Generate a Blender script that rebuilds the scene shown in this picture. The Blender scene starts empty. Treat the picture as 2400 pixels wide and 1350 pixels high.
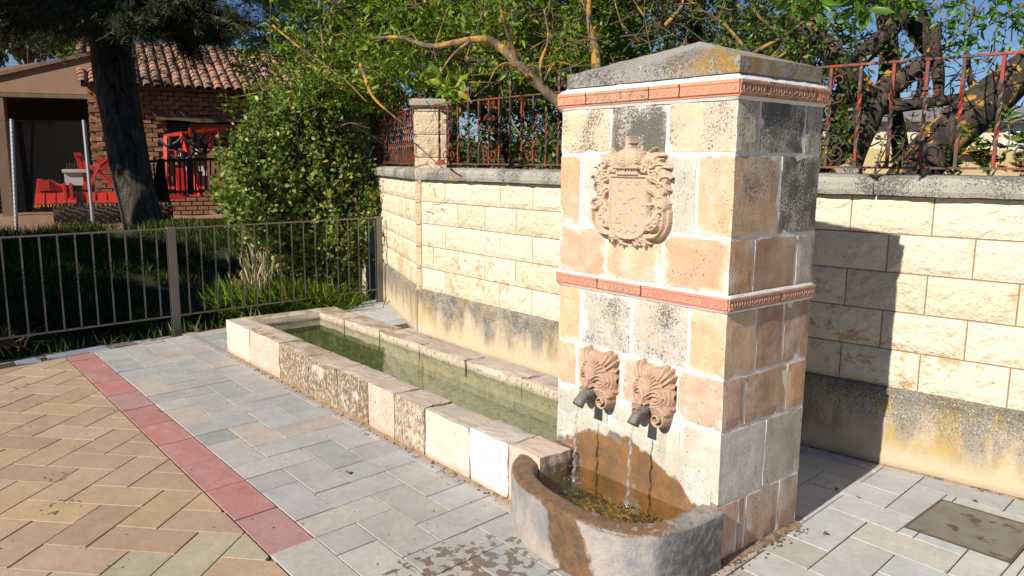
import bpy, bmesh, math, random
import numpy as np
from mathutils import Vector, Matrix, noise as mnoise
R = math.radians
rnd = random.Random(7)
nrs = np.random.RandomState(11)
SC = bpy.context.scene
COL = SC.collection

# ------------------------------------------------------------------ camera, world, sun, exposure
CAM = Vector((1.787, -2.572, 1.65))
F = Vector((-.762, .628, -.158)).normalized()
RT = Vector((.635, .772, .007)); RT = (RT - F*RT.dot(F)).normalized()
UP = RT.cross(F).normalized()
FPX = 1828.14
cd = bpy.data.cameras.new('camera'); cam = bpy.data.objects.new('camera', cd); COL.objects.link(cam)
cd.lens = FPX/2400*36; cd.sensor_width = 36; cd.clip_end = 2000; cd.clip_start = .05
M = Matrix((RT, UP, -F)).transposed().to_4x4(); M.translation = CAM; cam.matrix_world = M
SC.camera = cam
SUN = Vector((.107, -1.06, .735)).normalized()
w = bpy.data.worlds.new('World'); SC.world = w; w.use_nodes = True
wn = w.node_tree.nodes; sky = wn.new('ShaderNodeTexSky'); sky.sky_type = 'NISHITA'; sky.sun_disc = False
sky.sun_elevation = math.asin(SUN.z); sky.sun_rotation = math.atan2(SUN.x, SUN.y)
sky.air_density = 1.0; sky.dust_density = .0; sky.ozone_density = 7.0; sky.altitude = 900
bg = wn['Background']; bg.inputs[1].default_value = .058
w.node_tree.links.new(sky.outputs[0], bg.inputs[0])
sl = bpy.data.lights.new('sun', 'SUN'); sun = bpy.data.objects.new('sun', sl); COL.objects.link(sun)
sl.energy = 5.0; sl.angle = R(.53); sl.color = (1, .92, .80)
sun.rotation_euler = SUN.to_track_quat('Z', 'Y').to_euler()
SC.view_settings.view_transform = 'Standard'; SC.view_settings.look = 'None'
SC.view_settings.exposure = .39; SC.view_settings.gamma = 1
SC.cycles.max_bounces = 8; SC.cycles.transparent_max_bounces = 16; SC.cycles.caustics_refractive = False; SC.cycles.caustics_reflective = False

def D(px, py, d):
    return CAM + F*d + RT*((px-1200)/FPX*d) + UP*((675-py)/FPX*d)
def G(px, py, z=0.):
    v = D(px, py, 1) - CAM
    return CAM + v*((z-CAM.z)/v.z)

# ------------------------------------------------------------------ material helpers
class NT:
    def __init__(s, name):
        s.m = bpy.data.materials.new(name); s.m.use_nodes = True
        s.t = s.m.node_tree; s.n = s.t.nodes; s.p = s.n['Principled BSDF']; s.out = s.n['Material Output']
        s._pos = None
    def new(s, k): return s.n.new('ShaderNode'+k)
    def set(s, sock, v):
        if isinstance(v, bpy.types.NodeSocket): s.t.links.new(v, sock)
        else:
            if isinstance(v, (tuple, list)) and len(v) == 3 and sock.type == 'RGBA': v = (*v, 1)
            sock.default_value = v
    @property
    def pos(s):
        if s._pos is None: s._pos = s.new('NewGeometry').outputs['Position']
        return s._pos
    def vec(s, sc=(1, 1, 1), src=None, rot=(0, 0, 0)):
        m = s.new('Mapping'); s.set(m.inputs[0], src or s.pos); m.inputs['Scale'].default_value = sc; m.inputs['Rotation'].default_value = rot
        return m.outputs[0]
    def noise(s, scale=5, detail=4, rough=.55, v=None, dist=0, out=0):
        n = s.new('TexNoise'); s.set(n.inputs['Vector'], v or s.pos)
        n.inputs['Scale'].default_value = scale; n.inputs['Detail'].default_value = detail; n.inputs['Roughness'].default_value = rough; n.inputs['Distortion'].default_value = dist
        return n.outputs[out]
    def voro(s, scale=5, v=None, feature='F1', out=0):
        n = s.new('TexVoronoi'); s.set(n.inputs['Vector'], v or s.pos); n.inputs['Scale'].default_value = scale; n.feature = feature
        return n.outputs[out]
    def wave(s, scale, v=None, dist=2, detail=2, dscale=1.5):
        n = s.new('TexWave'); s.set(n.inputs['Vector'], v or s.pos); n.inputs['Scale'].default_value = scale; n.inputs['Distortion'].default_value = dist
        n.inputs['Detail'].default_value = detail; n.inputs['Detail Scale'].default_value = dscale
        return n.outputs['Fac']
    def math(s, op, a, b=0., c=None, clamp=False):
        n = s.new('Math'); n.operation = op; n.use_clamp = clamp; s.set(n.inputs[0], a); s.set(n.inputs[1], b)
        if c is not None: s.set(n.inputs[2], c)
        return n.outputs[0]
    def step(s, v, lo, hi, smooth=True):
        n = s.new('MapRange'); n.interpolation_type = 'SMOOTHSTEP' if smooth else 'LINEAR'
        s.set(n.inputs['Value'], v); s.set(n.inputs['From Min'], lo); s.set(n.inputs['From Max'], hi)
        return n.outputs['Result']
    def mix(s, f, a, b, mode='MIX'):
        n = s.new('Mix'); n.data_type = 'RGBA'; n.blend_type = mode
        s.set(n.inputs[0], f); s.set(n.inputs[6], a); s.set(n.inputs[7], b)
        return n.outputs[2]
    def mul(s, a, b): return s.math('MULTIPLY', a, b)
    def ramp(s, f, stops):
        n = s.new('ValToRGB'); s.set(n.inputs[0], f); e = n.color_ramp.elements
        while len(e) < len(stops): e.new(.5)
        for el, (p, c) in zip(e, stops): el.position = p; el.color = (*c, 1)
        return n.outputs[0]
    def xyz(s, src=None):
        n = s.new('SeparateXYZ'); s.set(n.inputs[0], src or s.pos); return n.outputs
    def bump(s, h, strength=.5, dist=.01, nrm=None):
        n = s.new('Bump'); s.set(n.inputs['Height'], h); n.inputs['Strength'].default_value = strength; n.inputs['Distance'].default_value = dist
        if nrm is not None: s.set(n.inputs['Normal'], nrm)
        return n.outputs[0]
    def objcol(s):
        n = s.new('ObjectInfo'); return n.outputs['Color'], n.outputs['Alpha'], n.outputs['Random']
    def fin(s, col, rough=.85, bump=None, metal=0., spec=None):
        s.set(s.p.inputs['Base Color'], col); s.set(s.p.inputs['Roughness'], rough); s.p.inputs['Metallic'].default_value = metal
        if bump is not None: s.set(s.p.inputs['Normal'], bump)
        if spec is not None: s.p.inputs['Specular IOR Level'].default_value = spec
        return s.m

def hsvvar(N, col, f, amt=.25):
    """brighten/darken col by noise f (0..1)"""
    k = N.math('MULTIPLY_ADD', f, 2*amt, 1-amt)
    n = N.new('VectorMath'); n.operation = 'SCALE'; N.set(n.inputs[0], col); N.set(n.inputs['Scale'], k)
    return n.outputs[0]

def edge_fac(N):
    """0 at the rim of the face a stone shows, growing inwards (object's own bounds)"""
    tc = N.new('TexCoord'); g = N.xyz(tc.outputs['Generated']); nn = N.xyz(tc.outputs['Normal'])
    res = None
    for i in range(3):
        e = N.math('MINIMUM', g[i], N.math('SUBTRACT', 1., g[i]))
        e = N.math('ADD', e, N.mul(N.math('ABSOLUTE', nn[i]), 2.))
        res = e if res is None else N.math('MINIMUM', res, e)
    return res

def m_block():
    N = NT('weathered_block_stone'); c, al, rd = N.objcol(); x, y, z = N.xyz()
    big = N.noise(4, 3, .5); mid = N.noise(14, 5, .6); fine = N.noise(120, 3, .6)
    col = hsvvar(N, c, mid, .34)
    col = N.mix(N.mul(N.step(N.noise(3.2, 5, .65, dist=.8), .45, .62), .26), col, (.68, .63, .55))
    col = hsvvar(N, col, N.noise(60, 6, .85), .42)
    col = N.mix(N.mul(N.step(big, .5, .68), .45), col, (.62, .42, .24))
    col = N.mix(N.mul(N.step(N.noise(7, 4, .6, N.vec((1, 1, 1.0))), .52, .7), .5), col, (.58, .55, .5))
    # grey weathering and lichen drifting across several stones
    gz = N.step(N.math('ADD', N.noise(2.3, 5, .65, N.vec((1, 1, .8))), N.mul(N.step(z, 1.1, 1.9), .06)), .46, .62)
    col = N.mix(N.mul(gz, .38), col, N.mix(N.noise(30, 5, .8), (.30, .285, .25), (.60, .57, .52)))
    run_ = N.mul(N.step(N.noise(9, 4, .6, N.vec((1, 1, .12))), .55, .66), N.step(N.noise(3, 3, .5), .45, .6))
    col = N.mix(N.mul(run_, .35), col, (.26, .22, .17))
    # lime smeared over the joints
    e = edge_fac(N)
    sm = N.math('SUBTRACT', N.math('ADD', N.mul(N.noise(5.5, 5, .65, dist=.6), .44), N.mul(N.noise(60, 4, .7), .08)), e)
    nf = N.xyz(N.new('NewGeometry').outputs['Normal'])[1]
    front = N.step(N.mul(nf, -1.), .3, .7)
    smear = N.step(sm, N.math('MULTIPLY_ADD', front, -.09, .17), N.math('MULTIPLY_ADD', front, .0, .30))
    col = N.mix(N.mul(smear, N.math('MULTIPLY_ADD', front, .62, .25)), col, (.76, .74, .70))
    # lichen specks
    sp = N.noise(95, 5, .8); patch = N.noise(6, 4, .6)
    thr = N.math('SUBTRACT', .705, N.math('ADD', N.mul(al, .20), N.math('ADD', N.mul(gz, .075), N.mul(N.step(patch, .38, .62), N.math('MULTIPLY_ADD', al, .10, .05)))))
    lich = N.mul(N.step(sp, thr, N.math('ADD', thr, .07)), N.math('MULTIPLY_ADD', N.step(N.math('ADD', e, N.mul(mid, .14)), .05, .25), .75, .25))
    col = N.mix(N.mul(lich, .85), col, (.07, .062, .052))
    pit = N.step(N.noise(45, 2, .5), .70, .74)
    col = N.mix(N.mul(pit, .6), col, (.12, .09, .07))
    # brown algae where the spouts splash
    n1 = N.noise(9, 4, .6); n2 = N.noise(30, 3, .6)
    dx = N.math('DIVIDE', N.math('ADD', x, .56), .44)
    top = N.math('SUBTRACT', .42, N.mul(N.mul(dx, dx), .17))
    lim = N.math('ADD', top, N.math('MULTIPLY_ADD', n1, .14, -.07))
    lim = N.math('ADD', lim, N.math('MULTIPLY_ADD', n2, .03, -.015))
    ins = N.mul(N.step(N.math('SUBTRACT', lim, z), -.006, .016), N.math('LESS_THAN', y, .02))
    brown = N.mix(N.step(n1, .35, .65), (.26, .115, .03), (.15, .075, .03))
    ins2 = N.mul(N.step(N.math('ADD', z, N.mul(n1, -.25)), .50, .32), N.math('LESS_THAN', y, .02))
    col = N.mix(N.mul(ins2, .30), col, (.33, .34, .22))
    col = N.mix(N.mul(ins, .92), col, brown)
    bl = N.mul(N.step(z, .62, .45), N.mul(N.step(N.noise(6, 4, .6), .56, .66), N.math('LESS_THAN', y, .02)))
    col = N.mix(N.mul(bl, .35), col, (.30, .33, .42))
    # tool marks on the side, pits, grain
    wv = N.wave(34, N.vec((0, 1, -.8)), 1.5, 3, 2)
    for q_ in N.n:
        if q_.type == 'TEX_WAVE': q_.bands_direction = 'DIAGONAL'
    wv = N.mul(wv, N.math('SUBTRACT', 1., front))
    h = N.math('ADD', N.mul(mid, .5), N.math('ADD', N.mul(fine, .25), N.mul(wv, N.mul(N.step(rd, .35, .6), .09))))
    h = N.math('SUBTRACT', h, N.mul(pit, .5))
    ro = N.math('SUBTRACT', .88, N.mul(ins, .5))
    return N.fin(col, ro, N.bump(h, .8, .008))

def m_mortar():
    N = NT('lime_mortar'); a = N.noise(12, 4, .6); x, y, z = N.xyz()
    col = N.mix(a, (.78, .77, .74), (.62, .61, .58))
    ins = N.mul(N.math('GREATER_THAN', N.math('ADD', .36, N.mul(N.noise(9, 4, .6), .12)), z), N.math('LESS_THAN', y, .02))
    col = N.mix(N.mul(ins, .8), col, (.22, .11, .04))
    return N.fin(col, .9, N.bump(N.noise(60, 4, .6), .6, .006))

def m_wallblock():
    N = NT('split_face_block'); c, al, rd = N.objcol(); x, y, z = N.xyz()
    mid = N.noise(16, 5, .65); col = hsvvar(N, c, mid, .16); col = hsvvar(N, col, N.noise(90, 5, .8), .22)
    st = N.noise(13, 6, .72, N.vec((1, 1, 1.3))); reg = N.noise(2.2, 2, .5)
    thr = N.math('SUBTRACT', .655, N.math('ADD', N.mul(N.step(reg, .4, .65), .10), N.mul(N.step(z, 1.3, .5), .06)))
    s1 = N.step(st, thr, N.math('ADD', thr, .10))
    col = N.mix(N.mul(s1, .75), col, (.52, .26, .10))
    rust = N.mul(N.step(N.math('ABSOLUTE', N.math('ADD', x, 5.3)), .55, .1), N.mul(N.step(z, .95, .5), N.step(N.noise(5, 4, .6), .42, .6)))
    col = N.mix(N.mul(rust, .8), col, (.55, .27, .07))
    h = N.math('ADD', N.noise(38, 5, .6, dist=.5), N.mul(N.noise(14, 3, .5), .8))
    return N.fin(col, .92, N.bump(h, 1., .016))

def m_plinth():
    N = NT('stained_plinth_render'); x, y, z = N.xyz()
    base = N.mix(N.noise(3, 3, .5), (.62, .49, .30), (.56, .46, .35))
    sv = N.vec((1, 1, .22)); streak = N.noise(7, 5, .65, sv); sp = N.noise(85, 5, .75)
    rt = N.step(x, -1.2, -.4); amt = N.math('ADD', N.step(z, .04, .30), N.math('MULTIPLY_ADD', streak, 1.6, -.72))
    thr = N.math('SUBTRACT', .70, N.mul(amt, .27))
    rt = N.step(x, -1.2, -.4); soft = N.step(N.math('ADD', z, N.math('ADD', N.mul(N.math('SUBTRACT', N.noise(2.6, 4, .6), .5), .45), N.mul(N.math('SUBTRACT', streak, .5), .55))), .06, .36)
    base = N.mix(N.mul(soft, N.math('MULTIPLY_ADD', rt, -.38, .86)), base, N.mix(N.step(N.noise(11, 5, .75), .36, .64), (.075, .07, .06), (.34, .31, .25)))
    sp = N.noise(150, 5, .8, N.vec((1, 1, .7))); thr = N.math('SUBTRACT', .63, N.mul(soft, .12))
    lich = N.mul(N.step(sp, thr, N.math('ADD', thr, .05)), .85)
    ora = N.mul(N.step(N.math('ADD', N.noise(3.3, 5, .65, N.vec((1, 1, .7))), N.mul(rt, .07)), .49, .60), N.step(z, .06, .18))
    col = N.mix(N.mul(ora, N.math('MULTIPLY_ADD', rt, .35, .4)), base, (.47, .31, .07))
    tpd = N.mul(rt, N.step(N.math('ADD', z, N.mul(N.noise(9, 4, .7), .16)), .40, .50)); col = N.mix(N.mul(tpd, .7), col, (.10, .09, .07))
    wet = N.mul(N.step(streak, .46, .6), N.step(z, .04, .25))
    col = N.mix(N.mul(wet, .6), col, (.25, .24, .22))
    col = N.mix(N.mul(lich, .9), col, (.05, .05, .045))
    wsp = N.mul(N.step(N.noise(110, 4, .75, N.vec((1, 1, .6))), .58, .63), N.step(z, .12, .34))
    col = N.mix(N.mul(wsp, .8), col, (.62, .63, .62))
    wet2 = N.step(z, .05, .0)
    col = N.mix(N.mul(wet2, .45), col, (.25, .17, .10))
    return N.fin(col, .93, N.bump(N.math('ADD', sp, N.noise(20, 3, .6)), .6, .008))

def m_coping(name='lichened_coping', warm=0.):
    N = NT(name); x, y, z = N.xyz()
    col = N.mix(N.noise(6, 4, .6), (.50, .47, .40), (.33, .31, .27))
    sp = N.noise(95, 5, .8); reg = N.noise(3.5, 3, .5)
    thr = N.math('SUBTRACT', .61, N.mul(N.step(reg, .3, .7), .18))
    col = N.mix(N.mul(N.step(sp, thr, N.math('ADD', thr, .06)), .85), col, (.07, .068, .06))
    wsp = N.step(N.noise(38, 5, .7, N.vec((1, 1, 1), rot=(.3, .2, .1))), .60, .66)
    col = N.mix(N.mul(wsp, .6), col, (.66, .66, .62))
    yl = N.step(N.noise(4.5, 4, .6), .62 - warm, .72 - warm)
    col = N.mix(N.mul(yl, .6), col, (.42, .27, .05))
    return N.fin(col, .94, N.bump(sp, .9, .008))

def m_cap():
    N = NT('cap_stone'); x, y, z = N.xyz()
    col = N.mix(N.noise(6, 4, .6), (.44, .42, .38), (.30, .28, .25))
    sp = N.noise(110, 5, .8); reg = N.noise(3.5, 3, .5)
    thr = N.math('SUBTRACT', .58, N.mul(N.step(reg, .3, .7), .14))
    col = N.mix(N.mul(N.step(sp, thr, N.math('ADD', thr, .06)), .85), col, (.06, .058, .055))
    d = N.math('ADD', N.math('ABSOLUTE', N.math('ADD', x, .08)), N.mul(N.math('ABSOLUTE', N.math('SUBTRACT', y, .1)), .35))
    yl = N.mul(N.step(d, .38, .05), N.step(N.noise(14, 5, .7), .42, .56))
    col = N.mix(N.mul(yl, .8), col, (.38, .22, .035))
    col = N.mix(N.mul(N.step(N.noise(30, 5, .7), .6, .66), .5), col, (.62, .62, .6))
    return N.fin(col, .94, N.bump(sp, .9, .008))

def m_terracotta():
    N = NT('terracotta_moulding'); c, al, rd = N.objcol()
    col = hsvvar(N, c, N.noise(18, 4, .6), .2)
    sp = N.noise(50, 5, .7); thr = N.math('SUBTRACT', .80, N.mul(al, .34))
    col = N.mix(N.mul(N.step(sp, thr, N.math('ADD', thr, .08)), .75), col, (.12, .09, .06))
    col = N.mix(N.mul(N.step(N.noise(22, 4, .6), .62, .7), .55), col, (.72, .66, .6))
    return N.fin(col, .88, N.bump(N.noise(90, 4, .6), .5, .004))

def m_carved(name, a, b, dark=.12):
    N = NT(name)
    col = N.mix(N.noise(9, 4, .6), a, b)
    pt = N.new('NewGeometry').outputs['Pointiness']
    col = N.mix(N.mul(N.step(pt, .52, .58), .4), col, (.62, .52, .42))
    col = N.mix(N.mul(N.step(N.noise(120, 5, .8), .57, .63), .55), col, (.16, .11, .075))
    col = N.mix(N.mul(N.step(N.noise(9, 4, .65), .52, .66), .45), col, (.50, .42, .27))
    col = hsvvar(N, col, N.noise(40, 5, .75), .28)
    return N.fin(col, .9, N.bump(N.noise(130, 4, .6), .6, .003))

def m_paver(name):
    N = NT(name); c, al, rd = N.objcol(); x, y, z = N.xyz()
    rot = N.mul(rd, 6.28)
    big = N.noise(5, 4, .55, dist=.3); col = hsvvar(N, c, N.noise(26, 5, .75), .26)
    oi = N.new('ObjectInfo'); va = N.new('VectorMath'); va.operation = 'ADD'
    sc = N.new('VectorMath'); sc.operation = 'SCALE'; N.set(sc.inputs[0], oi.outputs['Location']); sc.inputs['Scale'].default_value = 7.3
    N.set(va.inputs[0], N.pos); N.set(va.inputs[1], sc.outputs[0])
    flame = N.noise(4.5, 4, .6, N.vec((1, 2.4, 1), va.outputs[0], (0, 0, .5)), .6)
    col = N.mix(N.mul(N.step(flame, .42, .66), al), col, hsvvar(N, N.mix(.28, c, (.46, .44, .43)), big, .3))
    g = N.noise(120, 5, .85)
    col = hsvvar(N, col, g, .42)
    col = hsvvar(N, col, N.noise(6, 5, .7), .30)
    sp = N.step(N.noise(95, 2, .5), .72, .76)
    col = N.mix(N.mul(sp, .35), col, (.08, .06, .05))
    dirt = N.step(N.noise(1.6, 4, .6), .52, .75)
    col = N.mix(N.mul(dirt, .25), col, (.30, .25, .2))
    ed = edge_fac(N); ed = N.step(N.math('SUBTRACT', ed, N.mul(N.math('SUBTRACT', N.noise(30, 4, .7), .42), .09)), .012, .0)
    col = N.mix(N.mul(ed, .6), col, (.16, .115, .075))
    # water splashed in front of the basin, and stray drops
    d = N.math('SQRT', N.math('ADD', N.math('POWER', N.mul(N.math('ADD', x, .62), 1.35), 2.), N.math('POWER', N.math('ADD', y, .82), 2.)))
    wn_ = N.noise(17, 3, .55, dist=.4)
    thr = N.math('MULTIPLY_ADD', N.step(d, .12, .62), .24, .47)
    wet = N.mul(N.step(wn_, thr, N.math('ADD', thr, .022)), N.math('LESS_THAN', d, .85))
    for (px, py, r) in ((-4.78, -1.8, .09), (-2.32, -2.0, .10), (-1.57, -1.91, .05), (-2.75, -1.93, .07)):
        dd = N.math('SQRT', N.math('ADD', N.math('POWER', N.math('SUBTRACT', x, px), 2.), N.math('POWER', N.math('SUBTRACT', y, py), 2.)))
        k = N.mul(N.step(N.noise(24, 3, .6), .58, .61), N.math('LESS_THAN', dd, r))
        wet = N.math('MAXIMUM', wet, k)
    col = N.mix(wet, col, hsvvar(N, N.mix(.5, col, (.18, .10, .05)), big, .1))
    N2 = N.mul(wet, .62)
    col = N.mix(N2, col, (.11, .075, .045))
    # damp line at the trough foot
    ft = N.mul(N.step(N.math('ABSOLUTE', N.math('ADD', y, .27)), N.math('MULTIPLY_ADD', N.noise(9, 4, .6), .10, .0), .0), N.math('LESS_THAN', x, -.8))
    col = N.mix(N.mul(ft, .6), col, (.28, .2, .13))
    return N.fin(col, N.math('SUBTRACT', .8, N.mul(wet, .45)), N.bump(N.math('ADD', g, N.mul(N.noise(40, 3, .6), .5)), .35, .003))

def m_simple(name, col, rough=.8, metal=0., nscale=20, var=.2, bump=.3, bd=.004, alt=None, thr=(.55, .65)):
    N = NT(name); c = hsvvar(N, col, N.noise(nscale, 4, .6), var)
    if alt: c = N.mix(N.step(N.noise(nscale*.6, 5, .65), *thr), c, alt)
    return N.fin(c, rough, N.bump(N.noise(nscale*4, 3, .6), bump, bd), metal)

def m_trough():
    N = NT('limewashed_trough_stone'); c, al, rd = N.objcol(); x, y, z = N.xyz()
    col = hsvvar(N, c, N.noise(14, 4, .6), .18)
    nz = N.xyz(N.new('NewGeometry').outputs['Normal'])[2]
    up = N.step(nz, .5, .8)
    streak = N.noise(58, 6, .8, N.vec((1, 1, .5))); thr = N.math('SUBTRACT', .68, N.mul(al, .25))
    lich = N.mul(N.step(streak, thr, N.math('ADD', thr, .07)), N.math('SUBTRACT', 1., up))
    e = edge_fac(N); lich = N.mul(lich, N.step(N.math('ADD', e, N.mul(N.noise(8, 3, .6), .08)), .06, .12))
    col = N.mix(N.mul(lich, .88), col, (.12, .085, .045))
    col = N.mix(N.mul(N.step(N.noise(5, 5, .65), .56, .64), N.mul(al, .5)), col, (.72, .70, .66))
    tp = N.mix(N.step(N.noise(4.5, 5, .65), .4, .6), (.50, .41, .35), (.38, .33, .29))
    col = N.mix(N.mul(up, .8), col, tp)
    og = N.mul(N.mul(up, N.step(N.noise(5, 5, .7), .47, .56)), N.step(x, -2.2, -4.0))
    col = N.mix(N.mul(og, .7), col, (.24, .16, .04))
    inn = N.mul(N.mul(N.math('GREATER_THAN', y, -.20), N.math('LESS_THAN', y, .70)), N.step(z, .262, .225))
    inn = N.mul(inn, N.math('GREATER_THAN', x, -4.85))
    col = N.mix(N.mul(inn, .6), col, (.20, .18, .10))
    ft = N.mul(N.step(z, .06, .0), .6)
    col = N.mix(ft, col, (.40, .26, .15))
    return N.fin(col, .9, N.bump(N.math('ADD', N.noise(20, 5, .65), N.mul(N.noise(90, 3, .6), .4)), .8, .008))

def m_basin():
    N = NT('wet_concrete_basin'); x, y, z = N.xyz()
    g = N.noise(7, 5, .65); col = N.mix(N.step(g, .35, .65), (.40, .35, .315), (.23, .225, .225))
    col = N.mix(N.mul(N.step(N.noise(10, 6, .75, N.vec((1, 1, .4))), .46, .62), .6), col, (.19, .20, .23))
    col = N.mix(N.mul(N.step(z, .1, .0), .35), col, (.5, .36, .28))
    nz = N.xyz(N.new('NewGeometry').outputs['Normal'])[2]; up = N.step(nz, .45, .7)
    n1 = N.noise(8, 5, .62); n2 = N.noise(26, 4, .65)
    # rim and inside: wet brown, drier towards the right corner
    dry = N.step(N.math('ADD', N.math('ADD', x, N.mul(y, .35)), N.mul(N.math('SUBTRACT', n2, .5), 1.1)), -.18, -.06)
    lim = N.math('MULTIPLY_ADD', n1, .10, .185)
    rim = N.mul(N.step(z, lim, N.math('ADD', lim, .016)), N.math('SUBTRACT', 1., N.mul(dry, .85)))
    br = N.mix(N.step(n2, .35, .65), (.19, .095, .035), (.10, .062, .03))
    # stain running down the front
    sx = N.math('ADD', x, N.math('MULTIPLY_ADD', n1, .16, N.mul(z, .45)))
    st = N.mul(N.mul(N.step(sx, -.335, -.312), N.step(sx, -.095, -.118)), N.math('LESS_THAN', y, -.25))
    st = N.math('MAXIMUM', st, 0.)
    wet = N.math('MAXIMUM', rim, st)
    ri = N.mul(N.step(x, -.02, .02), N.math('SUBTRACT', 1., up))
    col = N.mix(N.mul(N.mul(ri, N.step(n2, .3, .6)), .75), col, (.09, .085, .075))  # right-hand side darkened: its shade is put into the colour
    col = N.mix(N.mul(wet, .93), col, br)
    return N.fin(col, N.math('SUBTRACT', .85, N.mul(wet, .5)), N.bump(N.math('ADD', n2, N.mul(N.noise(80, 3, .6), .5)), .7, .008))

def m_water(name, tint, wscale, strength):
    N = NT(name); N.n.remove(N.p)
    a = N.noise(wscale, 4, .6, dist=.8); b = N.bump(a, strength, .01)
    tr = N.new('BsdfTransparent'); N.set(tr.inputs[0], tint)
    gl = N.new('BsdfGlossy'); gl.inputs['Roughness'].default_value = .03; N.set(gl.inputs['Normal'], b)
    gi = N.new('NewGeometry').outputs['Incoming']; dt = N.new('VectorMath'); dt.operation = 'DOT_PRODUCT'; N.set(dt.inputs[0], gi); N.set(dt.inputs[1], b)
    sch = N.math('MULTIPLY_ADD', N.math('POWER', N.math('SUBTRACT', 1., N.math('ABSOLUTE', dt.outputs['Value']), clamp=True), 5.), .98, .02)
    mx = N.new('MixShader'); N.set(mx.inputs[0], N.math('MULTIPLY', sch, 1.5, clamp=True)); N.set(mx.inputs[1], tr.outputs[0]); N.set(mx.inputs[2], gl.outputs[0])
    N.set(N.out.inputs[0], mx.outputs[0]); return N.m

def m_leaf(name, a, b, trans=.35, c=None):
    N = NT(name); ri = N.new('NewGeometry').outputs['Random Per Island']
    st = [(0., a), (.75, b)] + ([(.97, c)] if c else [])
    col = N.ramp(ri, st); big = N.noise(1.6, 2, .5); col = hsvvar(N, col, big, .3)
    N.set(N.p.inputs['Base Color'], col); N.p.inputs['Roughness'].default_value = .42; N.p.inputs['Specular IOR Level'].default_value = .45
    tl = N.new('BsdfTranslucent'); N.set(tl.inputs[0], hsvvar(N, N.mix(.5, col, (.16, .22, .02)), big, .1))
    mx = N.new('MixShader'); mx.inputs[0].default_value = trans; N.set(mx.inputs[1], N.p.outputs[0]); N.set(mx.inputs[2], tl.outputs[0])
    N.set(N.out.inputs[0], mx.outputs[0]); return N.m

def m_bark(name, a, b, lich=.0, lc=(.50, .28, .04), sc=1.):
    N = NT(name)
    v = N.vec((9*sc, 9*sc, 2.2*sc)); f = N.noise(1.6, 6, .7, v, .8); col = N.mix(N.step(f, .38, .62), a, b)
    h = f
    if lich:
        l = N.noise(7, 5, .65); col = N.mix(N.mul(N.step(l, .66-lich*.2, .70-lich*.2), .9), col, hsvvar(N, lc, N.noise(60, 3, .6), .35))
    return N.fin(col, .93, N.bump(h, 1., .03*sc))

def m_rusty_bar():
    N = NT('peeling_red_paint'); a = N.noise(16, 5, .65, N.vec((1, 1, .45)))
    col = N.mix(N.step(a, .44, .5), (.30, .035, .022), (.075, .055, .042))
    col = N.mix(N.step(N.noise(30, 4, .6), .62, .66), col, (.42, .12, .05))
    col = N.mix(N.mul(N.step(N.noise(40, 4, .7), .64, .68), .8), col, (.40, .37, .30))
    return N.fin(col, .65, N.bump(a, .5, .003))

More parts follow.
